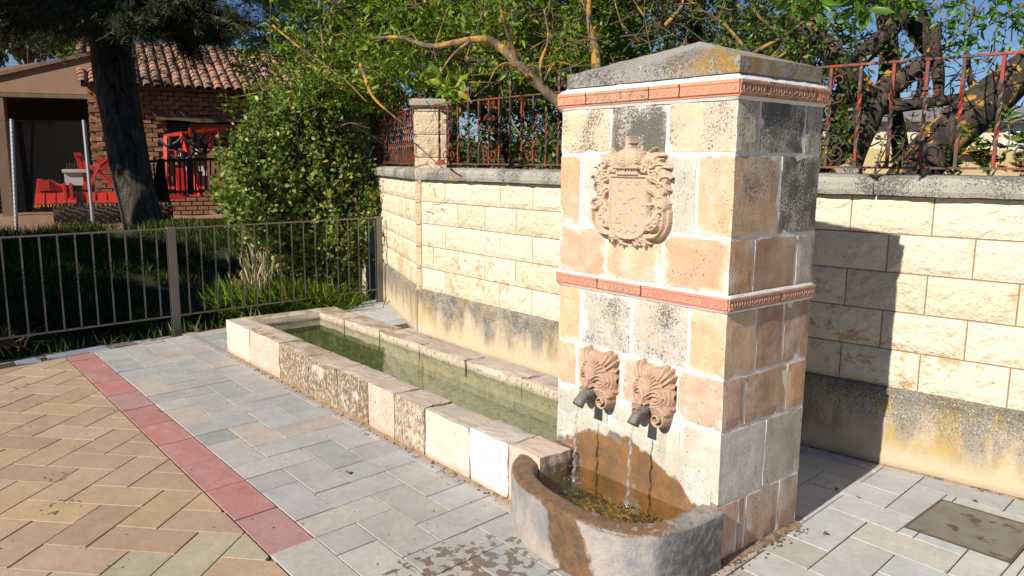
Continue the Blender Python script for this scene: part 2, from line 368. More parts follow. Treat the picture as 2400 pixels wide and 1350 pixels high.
MT = {}
def mats():
    MT['block'] = m_block(); MT['mortar'] = m_mortar(); MT['wall'] = m_wallblock(); MT['plinth'] = m_plinth()
    MT['coping'] = m_coping(); MT['cap'] = m_cap(); MT['terra'] = m_terracotta()
    MT['crest'] = m_carved('carved_ochre_stone', (.58, .44, .33), (.48, .35, .25))
    MT['mask'] = m_carved('carved_terracotta', (.45, .28, .19), (.38, .255, .19), .10)
    MT['paver'] = m_paver('paver_concrete'); MT['trough'] = m_trough(); MT['basin'] = m_basin()
    MT['joint'] = m_simple('sandy_joint', (.10, .068, .038), .95, nscale=60)
    MT['groove'] = m_simple('block_joint_mortar', (.29, .205, .125), .95, nscale=40)
    MT['water'] = m_water('still_green_water', (.74, .79, .66), 5, .05)
    MT['bwater'] = m_water('rippling_water', (.84, .80, .64), 22, 1.)
    MT['algae'] = (lambda N: N.fin(N.mix(N.step(N.noise(30, 5, .7, dist=1.2), .4, .62), (.10, .125, .045), (.26, .285, .15)), .9, N.bump(N.noise(60, 4, .7), .8, .01)))(NT('algae_covered_floor'))
    MT['balgae'] = (lambda N: N.fin(N.mix(N.mul(N.step(N.noise(20, 6, .75, N.vec((.45, 1.6, 1), rot=(0, 0, .1)), 1.5), .46, .60), N.step(N.math('ADD', N.xyz()[0], N.mul(N.noise(7, 3, .6), .5)), -.50, -.15)), N.mix(N.noise(30, 5, .7), (.02, .022, .008), (.12, .11, .03)), (.62, .40, .07)), .7, N.bump(N.noise(40, 4, .7), 1., .02)))(NT('basin_bed'))
    MT['galv'] = m_simple('grey_painted_steel', (.22, .20, .185), .5, .3, 30, .2, .2, .002, (.30, .27, .24), (.62, .68))
    MT['bar'] = m_rusty_bar()
    MT['pipe'] = m_simple('old_lead_pipe', (.20, .19, .175), .6, .3, 26, .5, .9, .006, (.12, .06, .03), (.50, .60))
    MT['concrete'] = m_simple('dull_concrete', (.20, .185, .17), .9, 0, 9, .35, .6, .006, (.09, .08, .07), (.5, .62))
    MT['edge'] = m_simple('crumbling_kerb_concrete', (.12, .11, .10), .9, 0, 9, .4, .9, .02, (.36, .34, .31), (.52, .6))  # dark base is the sill's shade put into the colour; pale patches are concrete
    MT['cover'] = m_simple('slate_cover', (.17, .155, .13), .7, 0, 9, .45, .6, .006, (.09, .055, .03), (.56, .62))
    MT['adobe'] = m_simple('adobe', (.31, .155, .09), .95, 0, 8, .3, .8, .02)
    MT['adobe_brick'] = (lambda N: (lambda c: N.fin(hsvvar(N, c[0], N.noise(9, 4, .6), .3), .95, N.bump(N.noise(40, 4, .6), .8, .015)))(N.objcol()))(NT('adobe_brick'))
    MT['rooftile'] = (lambda N: (lambda c: N.fin(N.mix(N.mul(N.step(N.noise(3, 4, .6), .45, .65), .55), hsvvar(N, c[0], N.noise(14, 4, .6), .25), (.13, .10, .07)), .9, N.bump(N.noise(40, 4, .6), .5, .01)))(N.objcol()))(NT('old_roof_tile'))
    MT['wood'] = m_simple('grey_old_timber', (.17, .115, .075), .9, 0, 5, .3, .7, .01)
    MT['fascia'] = m_simple('pinkish_render', (.29, .18, .125), .95, 0, 2.5, .25, .4, .01, (.27, .17, .12), (.5, .65))
    MT['redpaint'] = m_simple('red_machine_paint', (.55, .03, .018), .4, 0, 6, .12, .1, .002, (.42, .04, .02), (.6, .7))
    MT['whiteplastic'] = m_simple('white_plastic', (.70, .68, .64), .5, 0, 6, .1, .1, .002)
    MT['yellow'] = m_simple('yellow_sticker', (.65, .42, .03), .5, 0, 6, .1, .1, .002)
    MT['blacksteel'] = m_simple('black_steel', (.02, .02, .022), .5, .5, 20, .3, .3, .003)
    MT['mudsteel_shade'] = m_simple('muddy_steel_and_shed_shade', (.06, .035, .025), .85, 0, 14, .4, .7, .01)
    MT['post'] = m_simple('galvanised_post', (.34, .36, .38), .45, .6, 15, .15, .2, .002)
    MT['skysteel'] = m_simple('sky_tinted_galvanised_steel', (.50, .56, .66), .35, .4, 15, .15, .2, .002)  # bluish base colour stands in for sky reflected on the gratings
    MT['wire'] = m_simple('chain_link_wire', (.12, .12, .12), .6, .3, 15, .15, .1, .001)
    MT['housewall'] = m_simple('cream_house_render', (.74, .66, .50), .95, 0, 1.2, .08, .2, .01)
    MT['housebase'] = m_simple('ochre_house_base', (.60, .46, .24), .95, 0, 1.5, .15, .2, .01)
    MT['greyroof'] = m_simple('grey_sheet_roof', (.22, .21, .21), .8, 0, 1.5, .12, .2, .01)
    MT['whitedoor'] = m_simple('white_door', (.72, .72, .74), .6, 0, 2, .05, .1, .01)
    MT['orangebeam'] = m_simple('orange_beam', (.60, .28, .04), .6, 0, 3, .15, .1, .01)
    MT['glass'] = m_simple('dark_window_glass', (.04, .05, .06), .1, 0, 3, .15, 0, .001)
    MT['pinebark'] = m_bark('pine_bark', (.018, .013, .010), (.11, .085, .066), 0, sc=.8)
    MT['bark'] = m_bark('lichened_bark', (.022, .017, .013), (.085, .065, .047), .55)
    MT['barkdark'] = m_bark('dark_bark', (.03, .024, .018), (.085, .065, .05), .15)
    MT['barkorange'] = m_bark('orange_lichen_bark', (.09, .065, .04), (.20, .15, .10), .85, (.46, .25, .04))
    MT['twig'] = m_simple('grey_twig', (.10, .08, .06), .9, 0, 12, .4, .2, .002, (.38, .21, .04), (.52, .6))
    MT['leafA'] = m_leaf('glossy_light_leaf', (.09, .19, .015), (.27, .40, .035), .42, (.34, .30, .03))
    MT['leafB'] = m_leaf('dense_hedge_leaf', (.02, .06, .008), (.13, .23, .022), .3, (.20, .15, .02))
    MT['leafC'] = m_leaf('round_shrub_leaf', (.08, .16, .024), (.30, .40, .08), .40, (.45, .40, .08))
    MT['leafD'] = m_leaf('big_near_leaf', (.05, .16, .015), (.12, .28, .03), .45)
    MT['needle'] = m_leaf('pine_needle', (.010, .022, .008), (.035, .055, .015), .15, (.10, .09, .03))
    MT['leafE'] = m_leaf('pale_distant_leaf', (.05, .075, .03), (.12, .14, .06), .3)
    MT['grass'] = m_leaf('grass_blade', (.022, .06, .009), (.075, .15, .022), .35, (.34, .27, .11))
    MT['straw'] = m_leaf('dry_straw', (.38, .29, .15), (.55, .45, .26), .3)
    N = NT('terrain'); x, y, z = N.xyz()
    gr = N.mix(N.noise(9, 5, .7), (.03, .05, .012), (.08, .085, .03))
    dirt = N.mix(N.noise(30, 5, .7), (.30, .16, .09), (.44, .27, .17))
    far = N.step(N.math('ADD', x, N.mul(N.noise(.8, 4, .6), 2.5)), -12.8, -13.6)
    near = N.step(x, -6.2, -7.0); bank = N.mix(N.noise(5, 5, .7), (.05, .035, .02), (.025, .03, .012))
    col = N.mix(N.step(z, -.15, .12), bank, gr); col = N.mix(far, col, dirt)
    MT['terrain'] = N.fin(col, .97, N.bump(N.noise(30, 5, .7), 1., .04))
mats()

# ------------------------------------------------------------------ object helpers
def tag(o, label=None, cat=None, group=None, kind=None):
    if label: o['label'] = label
    if cat: o['category'] = cat
    if group: o['group'] = group
    if kind: o['kind'] = kind
    return o
def empty(name, loc=(0, 0, 0), rz=0, **k):
    o = bpy.data.objects.new(name, None); COL.objects.link(o); o.location = loc; o.rotation_euler = (0, 0, rz); o.empty_display_size = .1
    return tag(o, **k)
def link(name, me, mat=None, parent=None, loc=None, rz=0, color=None, smooth=False):
    if mat is not None and not me.materials: me.materials.append(mat)
    o = bpy.data.objects.new(name, me); COL.objects.link(o)
    if parent is not None:
        o.parent = parent
    if loc is not None:
        L = Vector(loc)
        if parent is not None:
            pm = Matrix.Translation(parent.location) @ Matrix.Rotation(parent.rotation_euler.z, 4, 'Z')
            q = parent.parent
            while q is not None:
                pm = Matrix.Translation(q.location) @ Matrix.Rotation(q.rotation_euler.z, 4, 'Z') @ pm; q = q.parent
            L = pm.inverted() @ L
        o.location = L
    if rz: o.rotation_euler = (0, 0, rz)
    if color: o.color = color
    if smooth: me.shade_smooth()
    return o

class MB:
    """collects shapes into one mesh, given in world coordinates; built with its origin at o"""
    def __init__(s): s.v = []; s.f = []
    def add(s, v, f):
        n = len(s.v); s.v += [tuple(p) for p in v]; s.f += [tuple(i+n for i in q) for q in f]; return s
    def box(s, c, e, rz=0, rot=None):
        Rm = rot if rot is not None else Matrix.Rotation(rz, 3, 'Z')
        v = [Vector(c) + Rm @ Vector((sx*e[0]/2, sy*e[1]/2, sz*e[2]/2)) for sx in (-1, 1) for sy in (-1, 1) for sz in (-1, 1)]
        return s.add(v, [(0, 1, 3, 2), (4, 6, 7, 5), (0, 4, 5, 1), (2, 3, 7, 6), (0, 2, 6, 4), (1, 5, 7, 3)])
    def bb(s, x0, x1, y0, y1, z0, z1): return s.box(((x0+x1)/2, (y0+y1)/2, (z0+z1)/2), (x1-x0, y1-y0, z1-z0))
    def beam(s, a, b, w, h=None, roll=0):
        a = Vector(a); b = Vector(b); d = b-a; h = h or w
        q = d.to_track_quat('Z', 'Y').to_matrix() @ Matrix.Rotation(roll, 3, 'Z')
        return s.box((a+b)/2, (w, h, d.length), rot=q)
    def prism(s, poly, z0, z1, inset=0, zi=None):
        n = len(poly); v = [(x, y, z0) for x, y in poly] + [(x, y, z1) for x, y in poly]
        f = [tuple(range(n-1, -1, -1)), tuple(range(n, 2*n))] + [(i, (i+1) % n, n+(i+1) % n, n+i) for i in range(n)]
        return s.add(v, f)
    def tube(s, pts, rad, n=8, cap=True, wob=0., seed=0):
        pts = [Vector(p) for p in pts]; m = len(pts)
        if not hasattr(rad, '__len__'): rad = [rad]*m
        t0 = (pts[1]-pts[0]).normalized(); up = Vector((0, 0, 1)) if abs(t0.z) < .9 else Vector((1, 0, 0))
        nx = t0.cross(up).normalized(); v = []; rr = random.Random(seed)
        for i, p in enumerate(pts):
            t = (pts[min(i+1, m-1)]-pts[max(i-1, 0)]).normalized()
            nx = (nx - t*nx.dot(t)).normalized(); ny = t.cross(nx)
            for k in range(n):
                a = 2*math.pi*k/n; r = rad[i]*(1+wob*(mnoise.noise(Vector((math.cos(a)*2+seed, math.sin(a)*2, p.z*3+p.x))))) if wob else rad[i]
                v.append(p + nx*math.cos(a)*r + ny*math.sin(a)*r)
        f = [(i*n+k, i*n+(k+1) % n, (i+1)*n+(k+1) % n, (i+1)*n+k) for i in range(m-1) for k in range(n)]
        if cap: f += [tuple(range(n-1, -1, -1)), tuple(range((m-1)*n, m*n))]
        return s.add(v, f)
    def build(s, name, mat, parent=None, origin=None, smooth=False, color=None, kind=None, **k):
        if origin is None:
            xs = [p[0] for p in s.v]; ys = [p[1] for p in s.v]; zs = [p[2] for p in s.v]
            origin = ((min(xs)+max(xs))/2, (min(ys)+max(ys))/2, min(zs))
        O = Vector(origin)
        me = bpy.data.meshes.new(name); me.from_pydata([tuple(Vector(p)-O) for p in s.v], [], s.f); me.update()
        o = link(name, me, mat, parent, O, color=color, smooth=smooth)
        if parent is not None:
            # undo any turn of the parents so the world coordinates above hold
            a = 0; q = parent
            while q is not None: a += q.rotation_euler.z; q = q.parent
            if a: o.rotation_euler.z = -a
        return tag(o, kind=kind, **k)

def smooth_path(pts, k=6):
    pts = [Vector(p) for p in pts]; out = []
    for i in range(len(pts)-1):
        p0, p1, p2, p3 = pts[max(i-1, 0)], pts[i], pts[i+1], pts[min(i+2, len(pts)-1)]
        for j in range(k):
            t = j/k; out.append(.5*((2*p1)+(-p0+p2)*t+(2*p0-5*p1+4*p2-p3)*t*t+(-p0+3*p1-3*p2+p3)*t**3))
    out.append(pts[-1]); return out
def lerp_list(r, k=6):
    out = []
    for i in range(len(r)-1): out += [r[i]+(r[i+1]-r[i])*j/k for j in range(k)]
    return out+[r[-1]]

def rough_box(name, x0, x1, y0, y1, z0, z1, mat, parent, color, cuts=3, jit=.003, bev=.006, seed=0, label=None):
    """stone block: subdivided box with uneven, slightly rounded edges"""
    bm = bmesh.new(); bmesh.ops.create_cube(bm, size=1)
    c = Vector(((x0+x1)/2, (y0+y1)/2, (z0+z1)/2)); e = Vector((x1-x0, y1-y0, z1-z0))
    bmesh.ops.subdivide_edges(bm, edges=bm.edges[:], cuts=cuts, use_grid_fill=True)
    for v in bm.verts:
        q = v.co.copy(); on = sum(1 for i in range(3) if abs(abs(q[i])-.5) < 1e-4)
        p = Vector([q[i]*e[i] for i in range(3)])
        n = mnoise.noise_vector((p+c)*9+Vector((seed*.37,)*3))*jit*1.6 + mnoise.noise_vector((p+c)*31)*jit*.7
        if on >= 2:
            for i in range(3):
                if abs(abs(q[i])-.5) < 1e-4: p[i] -= math.copysign(bev*(.35+.65*abs(mnoise.noise((p+c)*14+Vector((i*3., 0, 0))))*1.8), q[i])
        v.co = p + n
    me = bpy.data.meshes.new(name); bm.to_mesh(me); bm.free()
    o = link(name, me, mat, parent, c, color=color)
    if label: o['label'] = label
    return o

def leaf_mesh(name, C, Dr, S, mat, parent=None, asp=.42, fold=.25, curl=.25, big=False, up=None, kind=None, origin=None):
    """C positions (n,3), Dr growth directions (n,3), S lengths (n,)"""
    n = len(C); Dr = Dr/np.linalg.norm(Dr, axis=1, keepdims=True)
    ref = nrs.normal(size=(n, 3)) if up is None else (np.array(up)+nrs.normal(size=(n, 3))*.45)
    W = np.cross(Dr, ref); W /= np.linalg.norm(W, axis=1, keepdims=True)+1e-9; Nn = np.cross(W, Dr)
    S1 = S[:, None]
    def pt(l, w_, h): return C + Dr*(l*S1) + W*(w_*S1*asp) + Nn*(h*S1)
    if big:
        P = [pt(0, 0, 0), pt(.28, .42, fold*.2), pt(.28, -.42, fold*.2), pt(.3, 0, -.02), pt(.66, .4, fold*.2-curl*.3), pt(.66, -.4, fold*.2-curl*.3), pt(.68, 0, -.03-curl*.3), pt(1, 0, -curl)]
        Fs = [(0, 3, 1), (0, 2, 3), (3, 6, 4), (3, 4, 1), (3, 2, 5), (3, 5, 6), (6, 7, 4), (6, 5, 7)]
    else:
        P = [pt(0, 0, 0), pt(.5, .5, fold*.35-curl*.42), pt(.5, -.5, fold*.35-curl*.42), pt(1, 0, -curl)]
        Fs = [(0, 3, 1), (0, 2, 3)]
    k = len(P); V = np.stack(P, 1).reshape(-1, 3)
    Fa = (np.arange(n)[:, None, None]*k + np.array(Fs)[None]).reshape(-1)
    if origin is None: origin = (C[:, 0].mean(), C[:, 1].mean(), C[:, 2].min())
    O = np.array(origin); V = V - O
    me = bpy.data.meshes.new(name); me.vertices.add(len(V)); me.vertices.foreach_set('co', V.astype(np.float32).ravel())
    nf = len(Fa)//3; me.loops.add(nf*3); me.loops.foreach_set('vertex_index', Fa.astype(np.int32))
    me.polygons.add(nf); me.polygons.foreach_set('loop_start', np.arange(0, nf*3, 3, dtype=np.int32)); me.polygons.foreach_set('loop_total', np.full(nf, 3, dtype=np.int32))
    me.update(calc_edges=True)
    o = link(name, me, mat, parent, tuple(O))
    if kind: o['kind'] = kind
    return o
def unit(n): 
    v = nrs.normal(size=(n, 3)); return v/np.linalg.norm(v, axis=1, keepdims=True)
def rosettes(cent, dirs, per, size, spread=1.0, gap=.03):
    """leaf positions & directions around twig tips"""
    n = len(cent); C = np.repeat(cent, per, 0); Dd = np.repeat(dirs, per, 0)
    j = np.tile(np.arange(per), n)[:, None]
    C = C - Dd*(j*gap) + unit(n*per)*size*.08
    Dr = Dd*.55 + unit(n*per)*spread
    S = size*nrs.uniform(.6, 1.15, n*per)
    return C, Dr, S
def np3(v): return np.array(tuple(v))
def in_blob(c, r, n, hollow=.35):
    """random points in an ellipsoid, more towards its skin"""
    u = unit(n); q = nrs.uniform(hollow, 1, n)[:, None]**.6
    return np3(c) + u*q*np.array(r), u

# ------------------------------------------------------------------ terrain
def fence_x(y): return -6.115 - .1*(y+.0)            # the railing line beyond the plaza
def ground_z(x, y):
    s = fence_x(y) - x - .02
    if x > 1.5 or s < -.02: return -.06
    if y > 3.2 and x > -7.5: return .0
    if s < .25: z = -.12 - .1*s
    elif s < 1.6: z = -.15 - 1.0*((s-.25)/1.35)**.8
    elif s < 2.8: z = -1.15
    elif s < 6.4:
        t = (s-2.8)/3.6; z = -1.15 + 1.6*(t*t*(3-2*t))
    elif s < 9: z = .45 - .15*((s-6.4)/2.6)
    else: z = .30
    return z + .06*mnoise.noise(Vector((x*.9, y*.9, 0))) * min(1, max(0, s))
def make_ground():
    xs = [-400, -200, -120, -80, -55, -40, -30, -24, -20] + list(np.arange(-17, -6, .22)) + [-5.9, -5.5, -5, -3, 0, 4, 10, 30, 80, 200]
    ys = [-200, -80, -40, -20, -12, -8] + list(np.arange(-6, 9, .3)) + [10, 13, 18, 25, 40, 80, 160, 400]
    v = [(x, y, ground_z(x, y)) for y in ys for x in xs]; n = len(xs)
    f = [(j*n+i, j*n+i+1, (j+1)*n+i+1, (j+1)*n+i) for j in range(len(ys)-1) for i in range(n-1)]
    me = bpy.data.meshes.new('ground'); me.from_pydata(v, [], f); me.update()
    o = link('ground', me, MT['terrain'], smooth=True); tag(o, 'earth and gravel ground with a grassy ditch beyond the railing', 'ground', kind='structure')
make_ground()

# ------------------------------------------------------------------ paving
def clip(poly, a, b):                                   # keep the left of a->b
    out = []; n = len(poly)
    side = lambda p: (b[0]-a[0])*(p[1]-a[1])-(b[1]-a[1])*(p[0]-a[0])
    for i in range(n):
        p, q = poly[i], poly[(i+1) % n]; sp, sq = side(p), side(q)
        if sp >= 0: out.append(p)
        if (sp > 0 and sq < 0) or (sp < 0 and sq > 0):
            t = sp/(sp-sq); out.append((p[0]+(q[0]-p[0])*t, p[1]+(q[1]-p[1])*t))
    return out
def area(p): return .5*sum(p[i][0]*p[(i+1) % len(p)][1]-p[(i+1) % len(p)][0]*p[i][1] for i in range(len(p)))
def inset(poly, d):
    n = len(poly); out = []
    L = []
    for i in range(n):
        p, q = Vector(poly[i]), Vector(poly[(i+1) % n]); t = (q-p); 
        if t.length < 1e-6: return None
        t.normalize(); nn = Vector((-t.y, t.x)); L.append((p+nn*d, t))
    for i in range(n):
        (p, t), (q, u) = L[i-1], L[i]; cr = t.x*u.y-t.y*u.x
        if abs(cr) < 1e-4: out.append(tuple(q)); continue
        k = ((q.x-p.x)*u.y-(q.y-p.y)*u.x)/cr; out.append((p.x+t.x*k, p.y+t.y*k))
    return out if area(out) > 1e-4 else None
prnd = random.Random(3)
paver_n = {}
rest_p = {}
def paver(poly, parent, color, far=False):
    key = parent.name
    if area(poly) < .0016: return
    if far:
        b = inset(poly, .004)
        if b:
            z_ = prnd.uniform(-.0015, .0005); rest_p.setdefault(key, MB()).add([(p[0], p[1], z_) for p in b]+[(p[0], p[1], -.02) for p in b], [tuple(range(len(b)))]+[(i, len(b)+i, len(b)+(i+1) % len(b), (i+1) % len(b)) for i in range(len(b))])
        return
    paver_n[key] = paver_n.get(key, 0)+1
    a = inset(poly, .0026)
    if not a: return
    b = inset(poly, .0046)
    if not b or len(b) != len(a): b = a
    dz = prnd.uniform(-.0016, .001); tx, ty = prnd.uniform(-.005, .005), prnd.uniform(-.005, .005)
    cx = sum(p[0] for p in a)/len(a); cy = sum(p[1] for p in a)/len(a); n = len(a)
    zt = lambda p, z: z + dz + (p[0]-cx)*tx + (p[1]-cy)*ty
    v = [(p[0]-cx, p[1]-cy, zt(p, 0)) for p in b]+[(p[0]-cx, p[1]-cy, zt(p, -.0022)) for p in a]+[(p[0]-cx, p[1]-cy, -.03) for p in a]
    f = [tuple(range(n))]+[(i, n+i, n+(i+1) % n, (i+1) % n) for i in range(n)]+[(n+i, 2*n+i, 2*n+(i+1) % n, n+(i+1) % n) for i in range(n)]
    me = bpy.data.meshes.new('paver'); me.from_pydata(v, [], f); me.update()
    link('paver', me, MT['paver'], parent, (cx, cy, 0), color=color)
def EX(y): return -5.63 - .26*(y+1.2)                   # far edge of the plaza
def bed(name, poly, z, label):
    mb = MB(); mb.add([(x, y, z) for x, y in poly], [tuple(range(len(poly)))])
    return mb.build(name, MT['joint'], origin=(0, 0, 0), label=label, kind='structure')
a_ = .2070
YL = [-1.175, -1.3925]
sk = lambda u, v: (u - .09*(v+1.17), v)                   # the bond runs slightly askew
greys = [(.345, .335, .33), (.365, .355, .355), (.335, .34, .335), (.385, .36, .34), (.42, .365, .32), (.37, .36, .37), (.39, .37, .35), (.315, .32, .32), (.36, .35, .345)]
warmg = [(.37, .35, .32), (.385, .36, .325), (.36, .35, .33), (.40, .375, .34)]
pave_g = bed('pavement', [(-5.64, -1.19), (-1.27, -1.395), (5.6, -1.395), (5.6, 2.6), (-6.5, 2.6), (-6.62, 2.3)], -.013, 'grey block pavement round the trough and basin')
def in_view(px, py):
    v = Vector((px, py, 0))-CAM; z = v.dot(F)
    if z < .2: return False
    X = 1200+FPX*v.dot(RT)/z; Y = 675-FPX*v.dot(UP)/z
    return -330 < X < 2730 and Y < 1640
def split_cover(P):                                      # what is left of a stone cut round the slate cover
    l = ((.325, .99), (.305, 1.45)); r_ = ((.735, 1.475), (.765, 1.005)); b_ = ((.765, 1.005), (.325, .99)); t_ = ((.305, 1.45), (.735, 1.475)); out = []
    def cl(Q, a, b): return clip(Q, a, b) if len(Q) > 2 else []
    out.append(cl(P, *l)); out.append(cl(P, *r_)); mid = cl(cl(P, l[1], l[0]), r_[1], r_[0])
    out.append(cl(mid, *b_)); out.append(cl(mid, *t_))
    return [q for q in out if len(q) > 2]
def grey_cell(k0, k1, j0, j1):
    u0, u1 = -1.48+k0*a_, -1.48+k1*a_; v0, v1 = -1.175+j0*a_*1.01, -1.175+j1*a_*1.01
    if v0 < -1.3: v0 = -1.3925
    P = [sk(u0, v0), sk(u1, v0), sk(u1, v1), sk(u0, v1)]
    P = clip(P, (EX(3), 3), (EX(-3), -3))
    if v0 < -1.2: P = clip(P, (-1.272, 2), (-1.272, -3)) if False else P
    if len(P) < 3: return
    cx = sum(p[0] for p in P)/len(P); cy = sum(p[1] for p in P)/len(P)
    far = not in_view(cx, cy)
    if cx > 5.5 or cy > 2.6: return
    lo, hi = min(p[1] for p in P), max(p[1] for p in P); xl, xh = min(p[0] for p in P), max(p[0] for p in P)
    if xl > -4.9 and xh < -.8 and lo > -.25 and hi < .75: return      # wholly under the trough
    if xl > -.9 and xh < -.02 and lo > -.4 and hi < .6: return         # wholly under basin and pillar
    cut = xh > .30 and xl < .78 and hi > .97 and lo < 1.49
    if cy > 1.45+.12*max(0, cx) and cx > -5 and cy > 1.75+.14*cx+.1: return
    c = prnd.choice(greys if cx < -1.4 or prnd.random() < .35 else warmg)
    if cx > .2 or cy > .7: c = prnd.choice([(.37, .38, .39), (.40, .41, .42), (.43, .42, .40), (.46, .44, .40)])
    k = prnd.uniform(.92, 1.1)
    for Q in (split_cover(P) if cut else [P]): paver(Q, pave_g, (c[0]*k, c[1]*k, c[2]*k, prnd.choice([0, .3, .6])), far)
for j in range(0, 20):
    for m in range(-8, 16):
        k0 = -j + 4*m
        grey_cell(k0, k0+1, j, j+2)                       # upright stone
        grey_cell(k0+2, k0+4, j, j+1)                     # lying stone
        if j == 0: grey_cell(k0+1, k0+2, 0, 1)
for m in range(0, 16): grey_cell(1+2*m, 3+2*m, -1, 0)
# red border
pave_r = bed('path', [(-5.72, -1.19), (-5.66, -1.41), (-1.25, -1.41), (-1.27, -1.172)], -.0125, 'strip of red paving blocks edging the grey pavement')
reds = [(.42, .18, .165), (.40, .185, .175), (.43, .20, .18), (.39, .175, .165), (.375, .21, .20)]
x = -1.265
while x > -5.9:
    P = [sk(x-.4125, -1.3925), sk(x, -1.3925), sk(x, -1.178), sk(x-.4125, -1.178)]
    P = clip(P, (EX(3), 3), (EX(-3), -3))
    if len(P) > 2:
        c = prnd.choice(reds); paver(P, pave_r, (*c, prnd.choice([.2, .5, .8])))
    x -= .4135
# tan herringbone at 45 degrees
pave_t = bed('pavement', [(-5.66, -1.391), (-4.2, -6.6), (5.6, -6.6), (5.6, -1.391)], -.0135, 'tan herringbone block pavement in the left foreground')
tans = [(.40, .275, .185), (.41, .285, .195), (.39, .262, .175), (.415, .29, .185), (.38, .265, .185), (.42, .29, .175), (.375, .255, .18), (.40, .283, .20)]
e1 = Vector((math.cos(R(43.5)), math.sin(R(43.5)))); e2 = Vector((-e1.y, e1.x)); O_ = Vector((-2.38, -1.97)); at = .2035
def tan_cell(k0, k1, j0, j1):
    P = [tuple(O_+e1*(k*at)+e2*(j*at)) for k, j in ((k0, j0), (k1, j0), (k1, j1), (k0, j1))]
    P = clip(P, (3, -1.397), (-8, -1.397)); 
    if len(P) < 3: return
    P = clip(P, (EX(3), 3), (EX(-3), -3))
    if len(P) < 3: return
    cx = sum(p[0] for p in P)/len(P); cy = sum(p[1] for p in P)/len(P)
    far = not in_view(cx, cy)
    if cy < -6.5 or cx > 5.5: return
    c = prnd.choice(tans); k = prnd.uniform(.92, 1.1)
    if cx > -1.6 and cy < -1.4 and prnd.random() < .6: c = (.40, .35, .25)
    paver(P, pave_t, (c[0]*k, c[1]*k, c[2]*k, prnd.choice([0, .15, .3])), far)
for j in range(-44, 40):
    for m in range(-22, 22):
        k0 = j+4*m
        tan_cell(k0, k0+2, j, j+1); tan_cell(k0+3, k0+4, j, j+2)
# kerb beyond the plaza: a lower concrete sill the railing stands on
for key, m_ in rest_p.items(): m_.build('paver', MT['paver'], bpy.data.objects[key], origin=(0, 0, 0), kind='stuff', color=(.36, .35, .34, .5) if key == pave_g.name else (.41, .29, .19, .3))
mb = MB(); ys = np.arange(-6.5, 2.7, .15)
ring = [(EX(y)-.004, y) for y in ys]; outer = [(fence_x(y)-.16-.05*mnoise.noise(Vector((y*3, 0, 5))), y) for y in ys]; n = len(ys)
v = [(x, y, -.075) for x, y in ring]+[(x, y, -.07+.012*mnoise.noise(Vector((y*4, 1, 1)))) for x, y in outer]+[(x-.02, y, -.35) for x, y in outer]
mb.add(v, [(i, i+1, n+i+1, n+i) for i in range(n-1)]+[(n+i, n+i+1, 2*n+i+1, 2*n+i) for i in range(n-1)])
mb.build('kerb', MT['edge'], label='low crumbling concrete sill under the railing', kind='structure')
mb = MB()
for i in range(n-1):
    a, b = ring[i], ring[i+1]
    mb.add([(a[0], a[1], -.012), (b[0], b[1], -.012), (b[0]+.05, b[1], -.012), (a[0]+.05, a[1], -.012), (a[0], a[1], -.08), (b[0], b[1], -.08)], [(0, 1, 2, 3), (4, 5, 1, 0)])
mb.build('kerb', MT['concrete'], label='thin concrete edge of the paving above the sill', kind='structure')

# slate inspection cover
cv = empty('inspection_cover', (.52, 1.2, 0), 0, label='dark slate inspection cover set in the pale paving beside the stained wall', cat='manhole cover')
Pc = [(.325, .99), (.765, 1.005), (.735, 1.475), (.305, 1.45)]
mb = MB(); q = inset(Pc, .012); mb.prism(q, -.03, .001); mb.build('slab', MT['cover'], cv)
mb = MB(); o2 = Pc; n = 4
v = [(x, y, .0015) for x, y in o2]+[(x, y, .0015) for x, y in q]+[(x, y, -.03) for x, y in o2]
mb.add(v, [(i, (i+1) % 4, 4+(i+1) % 4, 4+i) for i in range(4)]+[(8+i, 8+(i+1) % 4, (i+1) % 4, i) for i in range(4)]); mb.build('mortar_rim', MT['joint'], cv)

# ------------------------------------------------------------------ fountain pillar
pil = empty('fountain_pillar', (-.49, .31, 0), 0, label='tall square stone fountain pillar with a crest and two lion masks', cat='fountain')
PW, PD = .975, .62
mb = MB(); g = .0045
mb.bb(-PW+g, -g, g, PD-g, -.02, 1.97); mb.build('mortar_core', MT['mortar'], pil)
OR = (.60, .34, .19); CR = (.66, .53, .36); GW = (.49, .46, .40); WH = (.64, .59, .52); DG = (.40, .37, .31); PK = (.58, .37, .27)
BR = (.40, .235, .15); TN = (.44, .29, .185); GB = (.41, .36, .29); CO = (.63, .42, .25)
j = .006
def blk(x0, x1, y0, y1, z0, z1, c, al, sd):
    J = lambda a, lim, s: a if abs(a-lim) < 1e-6 else a + s*j
    rough_box('block', J(x0, -PW, 1), J(x1, 0., -1), J(y0, 0., 1), J(y1, PD, -1), z0+j, z1-j, MT['block'], pil, (*c, al), 4, .0022, .0045, sd)
